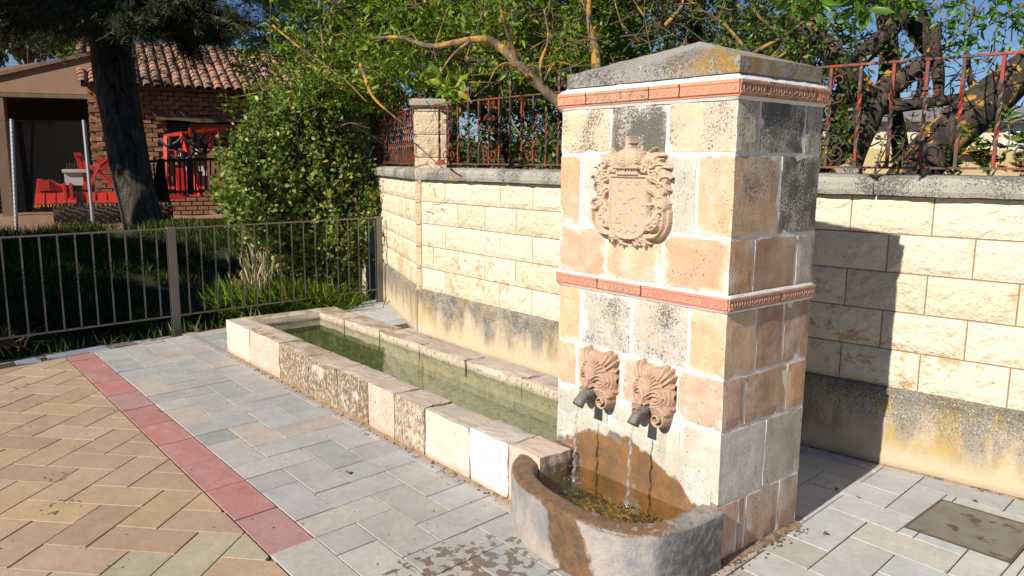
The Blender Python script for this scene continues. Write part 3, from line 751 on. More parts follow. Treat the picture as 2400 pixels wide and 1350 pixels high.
# (front joints with colours) and (side joints with colours) per course; the corner stone shows on both faces
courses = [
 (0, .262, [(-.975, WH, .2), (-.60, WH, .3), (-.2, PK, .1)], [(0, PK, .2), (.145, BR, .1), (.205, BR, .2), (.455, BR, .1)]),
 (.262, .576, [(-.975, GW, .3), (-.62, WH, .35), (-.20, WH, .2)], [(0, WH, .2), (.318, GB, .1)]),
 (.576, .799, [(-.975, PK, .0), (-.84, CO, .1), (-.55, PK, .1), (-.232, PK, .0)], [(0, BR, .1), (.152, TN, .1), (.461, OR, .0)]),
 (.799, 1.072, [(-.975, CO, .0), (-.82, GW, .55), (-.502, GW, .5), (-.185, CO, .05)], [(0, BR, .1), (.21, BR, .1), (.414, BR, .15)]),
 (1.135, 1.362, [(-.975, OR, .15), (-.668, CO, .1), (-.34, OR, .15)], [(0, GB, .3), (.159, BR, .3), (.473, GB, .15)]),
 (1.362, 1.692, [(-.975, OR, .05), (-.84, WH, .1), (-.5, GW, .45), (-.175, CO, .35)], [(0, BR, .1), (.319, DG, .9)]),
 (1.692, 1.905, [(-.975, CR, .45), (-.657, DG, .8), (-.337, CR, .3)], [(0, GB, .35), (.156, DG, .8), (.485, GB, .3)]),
]
sd = 0
for z0, z1, fr, sdj in courses:
    fx = [f_[0] for f_ in fr]+[0.]; sy = [s_[0] for s_ in sdj]+[PD]
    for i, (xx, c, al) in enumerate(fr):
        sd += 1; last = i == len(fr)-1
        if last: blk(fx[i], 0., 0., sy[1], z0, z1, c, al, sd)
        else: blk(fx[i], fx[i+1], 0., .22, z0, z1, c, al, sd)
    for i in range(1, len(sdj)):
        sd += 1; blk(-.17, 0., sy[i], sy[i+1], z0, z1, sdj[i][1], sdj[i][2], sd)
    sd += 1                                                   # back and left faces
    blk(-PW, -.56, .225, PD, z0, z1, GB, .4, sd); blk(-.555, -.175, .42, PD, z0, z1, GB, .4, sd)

def moulding(p0, p1, nrm, zb, h, out, color, al, seed):
    """one terracotta moulding brick from p0 to p1 along a face, with a running scroll in relief"""
    p0 = Vector((*p0, 0)); p1 = Vector((*p1, 0)); t = (p1-p0); L = t.length; t.normalize(); n = Vector((*nrm, 0))
    prof = [(-.03, 0), (out*.55, 0), (out*.62, h*.10), (out*.95, h*.16), (out, h*.22), (out*.82, h*.30), (out*.80, h*.72), (out, h*.80), (out*.97, h*.92), (out*.85, h), (-.03, h)]
    mb = MB(); m = len(prof); k = max(4, int(L/.05)); v = []
    for i in range(k+1):
        for (d, z) in prof:
            w_ = .0022*mnoise.noise(Vector((i*.7+seed, d*40, z*30)))
            v.append(p0 + t*(L*i/k) + n*(d+(w_ if d > 0 else 0)) + Vector((0, 0, zb+z+w_*.6)))
    mb.add(v, [(i*m+a, (i+1)*m+a, (i+1)*m+a+1, i*m+a+1) for i in range(k) for a in range(m-1)]+[tuple(range(m-1, -1, -1)), tuple(range(k*m, k*m+m))])
    nr = max(2, int((L-.02)/.034)); st = (L-.02)/nr
    for i in range(nr):
        c = p0 + t*(.01+st*(i+.5)) + n*(out*.81) + Vector((0, 0, zb+h*.5))
        rr_ = min(st*.40, h*.19); sg = 10; ring_ = []
        for q in range(sg+1):
            a = -.6+q/sg*(2*math.pi-1.2); ring_.append(c + t*(math.cos(a+math.pi)*rr_) + Vector((0, 0, math.sin(a+math.pi)*rr_)))
        mb.tube(ring_, .0032, 5, True)
        mb.tube([c + t*(-st*.5)+Vector((0, 0, -rr_*1.1)), c+t*(0)+Vector((0, 0, -rr_*1.35)), c+t*(st*.5)+Vector((0, 0, -rr_*1.1))], .0022, 4, False)
    mb.build('moulding_brick', MT['terra'], pil, color=(*color, al))
TC = (.60, .27, .17); TP = (.62, .25, .18); TB = (.48, .27, .18)
gq = .004
def run(joints, fixed, axis, nrm, zb, h, out, cols, sds):
    for i in range(len(joints)-1):
        a, b = joints[i]+gq, joints[i+1]-gq
        p0, p1 = ((a, fixed), (b, fixed)) if axis == 'x' else ((fixed, a), (fixed, b))
        moulding(p0, p1, nrm, zb, h, out, cols[i][0], cols[i][1], sds+i)
run([-.987, -.705, -.44, .010], 0, 'x', (0, -1), 1.077, .054, .013, [(TP, .1), (TB, .0), (TP, .0)], 1)
run([-.008, .36, .632], 0, 'y', (1, 0), 1.077, .054, .013, [(TB, .4), (TB, .3)], 11)
run([-.990, -.80, -.43, -.27, .015], 0, 'x', (0, -1), 1.908, .062, .018, [(TC, .1), (TB, .75), (TC, 0), (TC, 0)], 21)
run([-.012, .165, .53, .637], 0, 'y', (1, 0), 1.908, .062, .018, [(TB, .7), (TB, .85), (TC, .1)], 31)
run([-.985, -.5, .01], PD, 'x', (0, 1), 1.908, .062, .018, [(TC, .1), (TB, .2)], 41)
run([0.004, .3, .62], -PW, 'y', (-1, 0), 1.908, .062, .018, [(TC, .1), (TB, .2)], 51)
run([0.004, .3, .62], -PW, 'y', (-1, 0), 1.077, .054, .013, [(TC, .1), (TB, .2)], 61)
# smooth plaster skin low on the front, over the first courses
mb = MB(); nx_, nz_ = 40, 20; v = []
for k in range(nz_+1):
    for i in range(nx_+1):
        x = -.965+.93*i/nx_; z = .10+(.36+.05*mnoise.noise(Vector((x*6, 1, 2))))*k/nz_
        edge = min(i, nx_-i, nz_-k); v.append((x, (.0 if edge == 0 else -.0035)-.0016*mnoise.noise(Vector((x*14, z*14, 4))), z))
mb.add(v, [(k*(nx_+1)+i, k*(nx_+1)+i+1, (k+1)*(nx_+1)+i+1, (k+1)*(nx_+1)+i) for k in range(nz_) for i in range(nx_)])
mb.build('plaster_skin', MT['block'], pil, smooth=True, color=(.60, .57, .52, .25))
# mortar smeared above and below the moulding courses
def ledge(z0, z1, o0, o1, name, mat, k=22, jit=.006, seedz=0):
    """a sloping band round the pillar from offset o0 at z0 to o1 at z1"""
    mb = MB(); pts = []
    cor = [(-PW, 0, -1, -1), (0, 0, 1, -1), (0, PD, 1, 1), (-PW, PD, -1, 1)]
    for i in range(4):
        a, b = cor[i], cor[(i+1) % 4]
        for q in range(k): 
            t = q/k; pts.append((a[0]+(b[0]-a[0])*t, a[1]+(b[1]-a[1])*t, a[2]+(b[2]-a[2])*t, a[3]+(b[3]-a[3])*t))
    m = len(pts); v = []
    for s_ in range(4):
        t = s_/3; o = o0+(o1-o0)*t; z = z0+(z1-z0)*t
        for i, (x, y, sx, sy) in enumerate(pts):
            w_ = mnoise.noise(Vector((x*14, y*14, s_*3.+seedz)))*jit
            v.append((x+sx*(o+w_*.6), y+sy*(o+w_*.6), z+w_))
    f = [(s_*m+i, s_*m+(i+1) % m, (s_+1)*m+(i+1) % m, (s_+1)*m+i) for s_ in range(3) for i in range(m)]
    mb.add(v, f); mb.build(name, mat, pil, smooth=True)
ledge(1.967, 2.004, .014, -.026, 'mortar_bevel', MT['mortar'], 24, .006)
ledge(1.894, 1.911, .001, .009, 'mortar_bevel', MT['mortar'], 24, .005, 4)
ledge(1.129, 1.142, .009, .001, 'mortar_bevel', MT['mortar'], 24, .005, 8)
ledge(1.068, 1.079, .001, .007, 'mortar_bevel', MT['mortar'], 24, .005, 12)
# cap: slab with a low pyramid on it
x0, x1, y0, y1 = -.945, -.004, .004, .590
bm = bmesh.new(); ncx, ncy = 22, 14; grid = {}
ax, ay, az = -.43, .31, 2.183
def cap_z(x, y):
    ex = min((x-x0)/(ax-x0), (x1-x)/(x1-ax)); ey = min((y-y0)/(ay-y0), (y1-y)/(y1-ay)); e = max(0, min(ex, ey))
    return 2.056+(az-2.056)*min(1, e) + .003*mnoise.noise(Vector((x*20, y*20, 0)))
xs = np.linspace(x0, x1, ncx+1); ys = np.linspace(y0, y1, ncy+1)
xs = sorted(set(list(xs)+[ax])); ys = sorted(set(list(ys)+[ay])); v = []; f = []
nx_, ny_ = len(xs), len(ys)
for y in ys:
    for x in xs: v.append((x, y, cap_z(x, y)))
f = [(jj*nx_+i, jj*nx_+i+1, (jj+1)*nx_+i+1, (jj+1)*nx_+i) for jj in range(ny_-1) for i in range(nx_-1)]
rim = [i for i in range(nx_)]+[jj*nx_+nx_-1 for jj in range(1, ny_)]+[(ny_-1)*nx_+i for i in range(nx_-2, -1, -1)]+[jj*nx_ for jj in range(ny_-2, 0, -1)]
b0 = len(v)
for r_ in rim: v.append((v[r_][0]+.002*mnoise.noise(Vector(v[r_])*20), v[r_][1]+.002*mnoise.noise(Vector(v[r_])*23), 1.995))
f += [(rim[(i+1) % len(rim)], rim[i], b0+i, b0+(i+1) % len(rim)) for i in range(len(rim))]+[tuple(b0+i for i in range(len(rim)))]
MB().add(v, f).build('cap', MT['cap'], pil)
bm.free()

# ------------------------------------------------------------------ relief carving
def relief(name, W, H, step, fn, mat, cx, cz, parent, y0=.004):
    """height field standing out of the pillar's front; fn(u, v) gives depth in metres, v up"""
    nu, nv = int(W/step)+1, int(H/step)+1
    U, V = np.meshgrid(np.linspace(-W/2, W/2, nu), np.linspace(-H/2, H/2, nv)); Hh = fn(U, V)
    ok = Hh > 0; idx = -np.ones(U.shape, int); cell = ok[:-1, :-1] | ok[1:, :-1] | ok[:-1, 1:] | ok[1:, 1:]
    use = np.zeros_like(ok); use[:-1, :-1] |= cell; use[1:, :-1] |= cell; use[:-1, 1:] |= cell; use[1:, 1:] |= cell
    idx[use] = np.arange(use.sum()); Hc = np.where(ok, Hh, -y0)
    co = np.stack([U[use], -Hc[use], V[use]-(-H/2)], 1)
    fa = [(idx[i, k], idx[i, k+1], idx[i+1, k+1], idx[i+1, k]) for i, k in zip(*np.nonzero(cell))]
    me = bpy.data.meshes.new(name); me.from_pydata(co.tolist(), [], [tuple(int(q) for q in t) for t in fa]); me.update()
    return link(name, me, mat, parent, (cx, -.0, cz-H/2), smooth=True)
def seg_dist(U, V, a, b):
    ax_, ay_ = a; bx, by = b; dx, dy = bx-ax_, by-ay_; L2 = dx*dx+dy*dy+1e-12
    t = np.clip(((U-ax_)*dx+(V-ay_)*dy)/L2, 0, 1); ex, ey = U-ax_-t*dx, V-ay_-t*dy
    return np.sqrt(ex*ex+ey*ey), t, (dx*(V-ay_)-dy*(U-ax_))/math.sqrt(L2)
def stroke(Hm, U, V, pts, r0, r1, h0, h1, groove=0, base=0., mid=None):
    n = len(pts)-1
    for i in range(n):
        d, t, sgn = seg_dist(U, V, pts[i], pts[i+1]); q = (i+t)/n
        r = r0+(r1-r0)*q
        if mid: r = r0+(r1-r0)*q + (mid-(r0+r1)/2)*np.sin(q*math.pi)
        h = h0+(h1-h0)*q; x = np.clip(d/r, 0, 1); p = base + h*np.sqrt(1-x*x)
        if groove: p = p - h*.36*(1-np.cos(x*groove*math.pi))*.5*(x < .97)
        np.maximum(Hm, np.where(d < r, p, -1), out=Hm)
def spiral(cx, cy, r0, r1, a0, turns, n=22, sy=1.):
    return [(cx+(r0+(r1-r0)*i/n)*math.cos(a0+turns*2*math.pi*i/n), cy+sy*(r0+(r1-r0)*i/n)*math.sin(a0+turns*2*math.pi*i/n)) for i in range(n+1)]
def bez(p, n=12):
    q = smooth_path([(a, b, 0) for a, b in p], n); return [(v_.x, v_.y) for v_ in q]
rc = random.Random(5)
def leafy(Hm, U, V, pts, wid, h, base=0., lobes=5, flip=1):
    """an acanthus leaf: a ribbed body with lobes curling off one side"""
    stroke(Hm, U, V, pts, wid, wid*.25, h, h*.6, 3, base, wid*1.15)
    n = len(pts)
    for k in range(lobes):
        i = int((k+.7)/(lobes+.4)*(n-1)); i = min(i, n-2); p, q = pts[i], pts[i+1]
        tx, ty = q[0]-p[0], q[1]-p[1]; l = math.hypot(tx, ty)+1e-9; tx /= l; ty /= l
        for sgn in ((flip,) if lobes < 4 else (1, -1)):
            nx, ny = -ty*sgn, tx*sgn; L = wid*(1.7-.7*k/lobes)
            c = [(p[0], p[1]), (p[0]+nx*L*.7+tx*L*.25, p[1]+ny*L*.7+ty*L*.25), (p[0]+nx*L*1.05+tx*L*.95, p[1]+ny*L*1.05+ty*L*.95)]
            stroke(Hm, U, V, bez(c, 4), wid*.42, wid*.2, h*.95, h*.55, 1, base)

def crest_fn(U, V):
    Hm = np.full(U.shape, -1.)
    # mantling: big curls and leaves down both sides and under the shield (units: metres, origin at crest centre)
    for s in (-1, 1):
        m = lambda P: [(s*a, b) for a, b in P]
        leafy(Hm, U, V, bez(m([(.085, .105), (.105, .145), (.145, .140), (.165, .105)])), .024, .040, .004, 4, -s)
        leafy(Hm, U, V, bez(m([(.125, .095), (.160, .095), (.190, .065), (.180, .030)])), .026, .042, .004, 4, s)
        leafy(Hm, U, V, bez(m([(.125, .070), (.165, .055), (.180, .015), (.160, -.010)])), .022, .036, .004, 3, s)
        leafy(Hm, U, V, bez(m([(.120, .020), (.150, .005), (.165, -.030), (.140, -.060)])), .020, .034, .004, 3, s)
        leafy(Hm, U, V, bez(m([(.115, -.130), (.150, -.100), (.175, -.060), (.185, -.040)])), .022, .036, .004, 4, s)
        stroke(Hm, U, V, [(s*a, b) for a, b in spiral(.185, -.055, .026, .006, 1.2, -1.1)], .012, .007, .046, .04, 0, .004)
        stroke(Hm, U, V, bez(m([(.205, -.075), (.200, -.130), (.165, -.175), (.110, -.185)])), .020, .014, .044, .034, 2, .004)
        stroke(Hm, U, V, bez(m([(.175, -.090), (.165, -.130), (.135, -.150), (.105, -.150)])), .014, .010, .036, .03, 2, .004)
        leafy(Hm, U, V, bez(m([(.02, -.165), (.05, -.185), (.085, -.195), (.115, -.190)])), .018, .034, .004, 4, -s)
        leafy(Hm, U, V, bez(m([(.07, -.165), (.06, -.195), (.045, -.215), (.035, -.235)])), .013, .028, .004, 3, -s)
        leafy(Hm, U, V, bez(m([(.09, -.175), (.10, -.205), (.085, -.225)])), .011, .026, .004, 3, s)
        stroke(Hm, U, V, [(s*a, b) for a, b in spiral(.138, .125, .020, .005, 2.5, 1.2)], .010, .006, .050, .04, 0, .004)
        for k in range(9):
            a, b = s*rc.uniform(.112, .165), rc.uniform(-.12, .13)
            stroke(Hm, U, V, [(a, b), (a+s*rc.uniform(-.012, .012), b+rc.uniform(-.014, .014))], .0085, .006, rc.uniform(.022, .032), .02, 0, .004)
    # shield plate with a raised rim
    def sh(u, v, w_, top, bot):
        wy = np.where(v > bot+.06, w_, w_*np.sqrt(np.clip(1-((bot+.06-v)/.062)**2, 0, 1))); return (np.abs(u) < wy) & (v < top) & (v > bot)
    V0 = V; V = V+.026; o = sh(U, V, .108, .105, -.172); i_ = sh(U, V, .099, .096, -.163)
    Hm = np.where(o, .036, Hm); base = .026; P = np.where(i_, base, -1)
    # bend, three stars, tower, small charges and waves on the shield
    d, t, sg = seg_dist(U, V, (-.07, .055), (.085, -.11)); P = np.where(i_ & (np.abs(np.abs(sg)-.018) < .0022), base+.004, P)
    for cx_ in (-.045, .0, .05):
        rr_ = np.hypot(U-cx_, V-.075); th = np.arctan2(V-.075, U-cx_); P = np.where(i_ & (rr_ < .010*(1+.5*np.cos(5*th-1.57))), base+.005, P)
    tw = (np.abs(U+.058) < .015) & (V > -.105) & (V < -.045) | (np.abs(U+.058) < .019) & (V > -.066) & (V < -.058) | (np.abs(U+.058) < .016) & (V >= -.045) & (V < -.034) & (np.abs(((U+.058)/.0107) % 1-.5) < .28)
    P = np.where(i_ & tw, base+.007, P); dr = (np.abs(U+.058) < .004) & (V > -.105) & (V < -.088); P = np.where(dr, base, P)
    for (a, b, r_) in ((-.018, -.015, .008), (.048, -.105, .008), (.02, -.04, .006), (.085, -.02, .007), (.085, -.055, .007), (-.05, .04, .008), (.03, .01, .007)):
        q = np.hypot(U-a, V-b); P = np.where(i_ & (q < r_), base+.006*np.sqrt(np.clip(1-(q/r_)**2, 0, 1))+.001, P)
    sw = (np.abs(U-.01) < .0025) & (V > .012) & (V < .05) | (np.hypot(U-.01, V-.006) < .009); P = np.where(i_ & sw, base+.006, P)
    wv = np.abs(V+.135-.006*np.sin(U*150)) < .003; P = np.where(i_ & wv, base+.005, P)
    Hm = np.where(i_, P, Hm); np.maximum(Hm, np.where(o & ~i_, .036, -1), out=Hm)
    # crown
    V = V0; cz = .079; u = U; v = V-cz
    bandm = (np.abs(u) < .062) & (v > 0) & (v < .026); Hm = np.where(bandm, .046+.003*np.sin(u*330)*(v > .012)-.004*(np.abs(v-.012) < .0018), Hm)
    e = ((u)/.078)**2+((v-.062)/.052)**2; dome = (e < 1) & (v >= .024)
    rib = np.abs(np.sin(np.arcsin(np.clip(u/.0785/np.sqrt(np.clip(1-((v-.062)/.053)**2, .02, 1)), -1, 1))*3.5+math.pi/2))
    dd = .022+.046*np.sqrt(np.clip(1-e, 0, 1))+.007*(rib > .93)+.0025*(rib > .93)*np.sin(v*520)
    Hm = np.where(dome, np.maximum(Hm, dd), Hm)
    for k in range(9):
        a = -.062+k*.0155; q = np.hypot(u-a, v-.031); Hm = np.where(q < .0075, np.maximum(Hm, .054+.007*np.sqrt(np.clip(1-(q/.0075)**2, 0, 1))), Hm)
    for (z0_, z1_, r_) in ((.106, .122, .021), (.120, .152, .0145), (.134, .141, .019), (.150, .163, .011)):
        q = np.abs(u)/r_; Hm = np.where((q < 1) & (v > z0_) & (v < z1_), np.maximum(Hm, .028+.022*np.sqrt(np.clip(1-q*q, 0, 1))), Hm)
    # uneven hand-cut surface
    return np.where(Hm > 0, Hm+.0005*np.sin(U*310+V*190)*np.sin(V*270-U*120), Hm)
cr = relief('crest', .46, .52, .0026, crest_fn, MT['crest'], -.515, 1.525, pil)
cr['label'] = 'carved crest with a crowned shield, tower and leafy scrolls'

def mask_fn(U, V):
    Hm = np.full(U.shape, -1.)
    se = (np.abs(U)/.106)**3+(np.abs(V+.004)/.122)**3
    notch = np.hypot(U/1.3, V-.128) < .020
    Hm = np.where((se < 1) & ~notch, .014+.030*np.clip(1-se, 0, 1)**.5, Hm)
    e = (U/.080)**2+((V+.018)/.095)**2; Hm = np.where(e < 1, np.maximum(Hm, .030+.034*np.sqrt(np.clip(1-e, 0, 1))), Hm)
    # outer mane: S-shaped locks lying over each other round the face
    for k in range(17):
        a = math.pi*(-.22+1.44*k/16); c_, s_ = math.cos(a), math.sin(a)
        lim = min(.112/max(.001, abs(c_)), .128/max(.001, abs(s_))); lim = min(lim, .135)*(.93+.07*math.sin(k*2.1))
        w_ = .13*(1 if c_ > 0 else -1)
        P = [(math.cos(a)*.050, .0+math.sin(a)*.055), (math.cos(a+w_)*lim*.66, math.sin(a+w_)*lim*.66), (math.cos(a-w_*.5)*lim*.96, math.sin(a-w_*.5)*lim*.96)]
        stroke(Hm, U, V, bez(P, 6), .0105, .0085, .058, .022, 2, .004, .014)
    # inner locks springing from between the brows
    for k in range(11):
        a = math.pi*(.06+.88*k/10); P = [(math.cos(a)*.008, .006+math.sin(a)*.008), (math.cos(a+.10)*.036, .008+math.sin(a+.10)*.045), (math.cos(a-.05)*.060, .008+math.sin(a-.05)*.078)]
        stroke(Hm, U, V, bez(P, 5), .0048, .0088, .076, .052, 1, .004)
    for s in (-1, 1):
        m = lambda P: [(s*a, b) for a, b in P]
        # ears: pointed tufts at the upper corners
        for (a0, b0, a1, b1, r_) in ((.045, .070, .066, .128, .017), (.062, .066, .094, .118, .016), (.072, .050, .106, .092, .013)):
            stroke(Hm, U, V, bez(m([(a0, b0), ((a0+a1)/2+.006, (b0+b1)/2), (a1, b1)]), 5), r_, r_*.45, .052, .026, 2, .004)
        stroke(Hm, U, V, bez(m([(.004, -.006), (.026, .016), (.056, .018), (.080, -.004)]), 5), .0095, .007, .082, .050, 0, .004)
        stroke(Hm, U, V, bez(m([(.010, -.014), (.034, .002), (.062, -.002), (.074, -.014)]), 5), .0055, .004, .074, .052, 0, .004)
        q = ((U-s*.037)/.021)**2+((V+.018)/.010)**2; Hm = np.where(q < 1.35, .046, Hm); Hm = np.where(q < 1, .048+.016*np.sqrt(np.clip(1-q, 0, 1)), Hm)
        pq = np.hypot(U-s*.034, V+.018); Hm = np.where(pq < .0038, .052, Hm)
        stroke(Hm, U, V, bez(m([(.012, -.026), (.034, -.036), (.060, -.028), (.074, -.014)]), 5), .0060, .0045, .072, .050, 0, .004)
        stroke(Hm, U, V, bez(m([(.030, -.044), (.056, -.042), (.074, -.026)]), 5), .0075, .005, .060, .046, 0, .004)
        for k in range(4):
            o = k*.0088; stroke(Hm, U, V, bez(m([(.010, -.050-o*.6), (.040, -.050-o*.95), (.074-o*.1, -.056-o*.9), (.094-o*.5, -.076-o*.4)]), 5), .0052, .0055, .076-.004*k, .048, 0, .004)
        stroke(Hm, U, V, [(s*a, b) for a, b in spiral(.054, -.104, .036, .003, .9, -1.75, 34)], .0078, .0055, .052, .066, 0, .006)
        stroke(Hm, U, V, bez(m([(.094, .030), (.102, .0), (.096, -.035)]), 4), .014, .011, .036, .034, 2, .004)
        stroke(Hm, U, V, bez(m([(.078, .022), (.088, -.004), (.082, -.03)]), 4), .009, .008, .048, .042, 1, .004)
    stroke(Hm, U, V, [(0, .004), (0, -.016), (0, -.032)], .010, .017, .088, .104, 0, .002)
    for s in (-1, 1): stroke(Hm, U, V, [(s*.012, -.038), (s*.018, -.033)], .010, .008, .096, .088, 0, .002)
    q = np.hypot(U/1.1, V+.070); Hm = np.where(q < .024, .040, Hm)
    return Hm
def spout(cx, cz, parent, seed):
    base = (cx, -.03, cz); pts = [(cx, -.030, cz), (cx+.002, -.070, cz+.002), (cx+.003, -.105, cz-.004), (cx+.004, -.132, cz-.020), (cx+.004, -.150, cz-.042)]
    mb = MB(); pp = smooth_path(pts, 5); mb.tube(pp, lerp_list([.024, .029, .024, .026, .027], 5), 14, False, .35, seed)
    q = smooth_path(pts[:], 5)[::-1]; 
    n0 = len(mb.v); mb.tube(q[:14], [.020]*14, 14, True)
    return mb.build('spout', MT['pipe'], parent, smooth=True)
for i, cx in enumerate((-.675, -.345)):
    mk = relief('lion_mask', .226, .268, .0027, mask_fn, MT['mask'], cx, .672, pil)
    mk['label'] = 'carved lion mask nearer the long trough' if i == 0 else 'carved lion mask nearer the pillar corner'
    spout(cx, .600, mk, i*3+1)

# ------------------------------------------------------------------ long trough
tr = empty('stone_trough', (-2.9, .25, 0), 0, label='long low stone water trough running from the pillar to the railing', cat='trough')
LW = (.66, .56, .46); LP = (.60, .45, .36); LG = (.52, .42, .31)
tx = [-4.93, -4.40, -3.80, -3.30, -2.86, -2.44, -2.12, -1.79, -1.36, -1.04, -.80]
tc = [(LW, .35), (LP, .35), (LG, .95), (LG, .95), (LG, 1.), (LP, .5), (LG, .8), (LW, .35), ((.74, .70, .66), .45), (LP, .25)]
for i, (c, al) in enumerate(tc):
    rough_box('stone', tx[i]+.002, tx[i+1]-.002, -.262, -.065+.006*math.sin(i*2.3), -.02, .290-.006*(i in (7,)) + .003*math.sin(i*1.7), MT['trough'], tr, (*c, al), 5, .005, .006, i+40)
bx = [-4.93, -4.3, -3.7, -3.1, -2.5, -1.9, -1.35, -.985]
for i in range(7):
    rough_box('stone', bx[i]+.002, bx[i+1]-.002, .545, .765+.012*math.sin(i*2.9), -.02, .292+.003*math.sin(i*2.1), MT['trough'], tr, (.56, .47, .36, .6), 5, .008, .008, i+60)
rough_box('end_stone', -4.955, -4.765, -.262+.006, .78, -.02, .293, MT['trough'], tr, (*LW, .2), 5, .006, .012, 71)
mb = MB(); mb.bb(-4.8, -.98, -.09, .58, -.04, .125); mb.build('trough_bed', MT['algae'], tr)
mb = MB(); k = 40; v = []
for i in range(k+1):
    x = -4.79+(4.79-.975)*i/k; v += [(x, -.085, .226), (x, .57, .226)]
mb.add(v, [(2*i, 2*i+2, 2*i+3, 2*i+1) for i in range(k)])
mb.build('water', MT['water'], label='clear greenish water standing in the long trough', kind='structure')

# ------------------------------------------------------------------ basin
ba = empty('basin', (-.47, -.24, 0), 0, label='rounded concrete basin with a wet brown rim under the two spouts', cat='basin')
outer = [(-.99, .0), (-.985, -.14), (-.955, -.26), (-.89, -.36), (-.78, -.435), (-.64, -.485), (-.48, -.508), (-.30, -.512), (-.16, -.490), (-.06, -.430), (.004, -.345), (.028, -.24), (.034, -.12), (.030, .0)]
inner = [(-.80, .0), (-.815, -.10), (-.825, -.20), (-.805, -.285), (-.74, -.345), (-.64, -.385), (-.50, -.408), (-.33, -.412), (-.21, -.390), (-.135, -.340), (-.095, -.27), (-.085, -.18), (-.085, -.09), (-.088, .0)]
def dense(P, k=5): return [(p.x, p.y) for p in smooth_path([(a, b, 0) for a, b in P], k)]
Po, Pi = dense(outer), dense(inner); n = len(Po)
rows = []
def rw(P, Q, t, z, wob=.0):
    return [(P[i][0]+(Q[i][0]-P[i][0])*t, P[i][1]+(Q[i][1]-P[i][1])*t, z + wob*mnoise.noise(Vector((P[i][0]*9, P[i][1]*9, t*3)))) for i in range(n)]
def tilt(x): return .016*(-x-.3)                                     # the rim sits a touch higher on the left
for (t, z, w_) in ((.0, -.03, 0), (.0, .06, .003), (.0, .14, .003), (-.01, .215, .003), (.0, .243, .004), (.07, .258, .004), (.2, .262, .005), (.4, .263, .006), (.62, .262, .006), (.85, .258, .005), (.97, .246, .004), (1.0, .225, 0), (1.0, .17, 0), (1.0, .08, 0), (1.02, .03, 0)):
    r_ = rw(Po, Pi, t, z, w_); rows.append([(x+.003*mnoise.noise(Vector((x*12, y*12, z*12))), y+.004*mnoise.noise(Vector((x*12, y*12+5, z*12))) if y < -.001 else y, zz+(tilt(x) if zz > .2 else 0)) for x, y, zz in r_])
v = [p for r_ in rows for p in r_]; m = len(rows)
MB().add(v, [(i*n+a, i*n+a+1, (i+1)*n+a+1, (i+1)*n+a) for i in range(m-1) for a in range(n-1)]).build('basin_wall', MT['basin'], ba, smooth=True)
mb = MB(); mb.add([(x, y, .075) for x, y in Pi], [tuple(range(n))]); ob = mb.build('basin_bed', MT['balgae'], ba)
# weed clumps lying in the basin
mb = MB()
for i in range(150):
    x, y = rnd.uniform(-.76, -.13), rnd.uniform(-.37, -.02); a = rnd.uniform(-.5, .5)+(0 if rnd.random() < .7 else 1.3); L = rnd.uniform(.04, .11); z = rnd.uniform(.085, .135)
    mb.tube(smooth_path([(x-L/2*math.cos(a), y-L/2*math.sin(a), z-.02), (x, y+rnd.uniform(-.015, .015), z), (x+L/2*math.cos(a), y+L/2*math.sin(a), z-.02)], 3), rnd.uniform(.0015, .0045), 4)
mb.build('weed', MT['balgae'], ba, kind='stuff')
wx = []
mb = MB(); gx = np.linspace(-.83, -.08, 60); gy = np.linspace(-.42, .002, 34)
def pin(x, y):
    c = False; j_ = n-1
    for i in range(n):
        if (Pi[i][1] > y) != (Pi[j_][1] > y) and x < (Pi[j_][0]-Pi[i][0])*(y-Pi[i][1])/(Pi[j_][1]-Pi[i][1])+Pi[i][0]: c = not c
        j_ = i
    return c
def bw(x, y):
    z = .192
    for cx, cy in ((-.667, -.168), (-.337, -.168)):
        r_ = math.hypot(x-cx, y-cy); z += .0045*math.sin(r_*150)*math.exp(-r_*9)
    return z + .0025*mnoise.noise(Vector((x*22, y*22, 0)))+.001*mnoise.noise(Vector((x*60, y*60, 0)))
v = [(x, y, bw(x, y)) for y in gy for x in gx]; nx_ = len(gx)
f = []
for jj in range(len(gy)-1):
    for i in range(nx_-1):
        if pin((gx[i]+gx[i+1])/2, min(-.001, (gy[jj]+gy[jj+1])/2)): f.append((jj*nx_+i, jj*nx_+i+1, (jj+1)*nx_+i+1, (jj+1)*nx_+i))
MB().add(v, f).build('water', MT['bwater'], smooth=True, label='rippling water in the rounded basin', kind='structure')
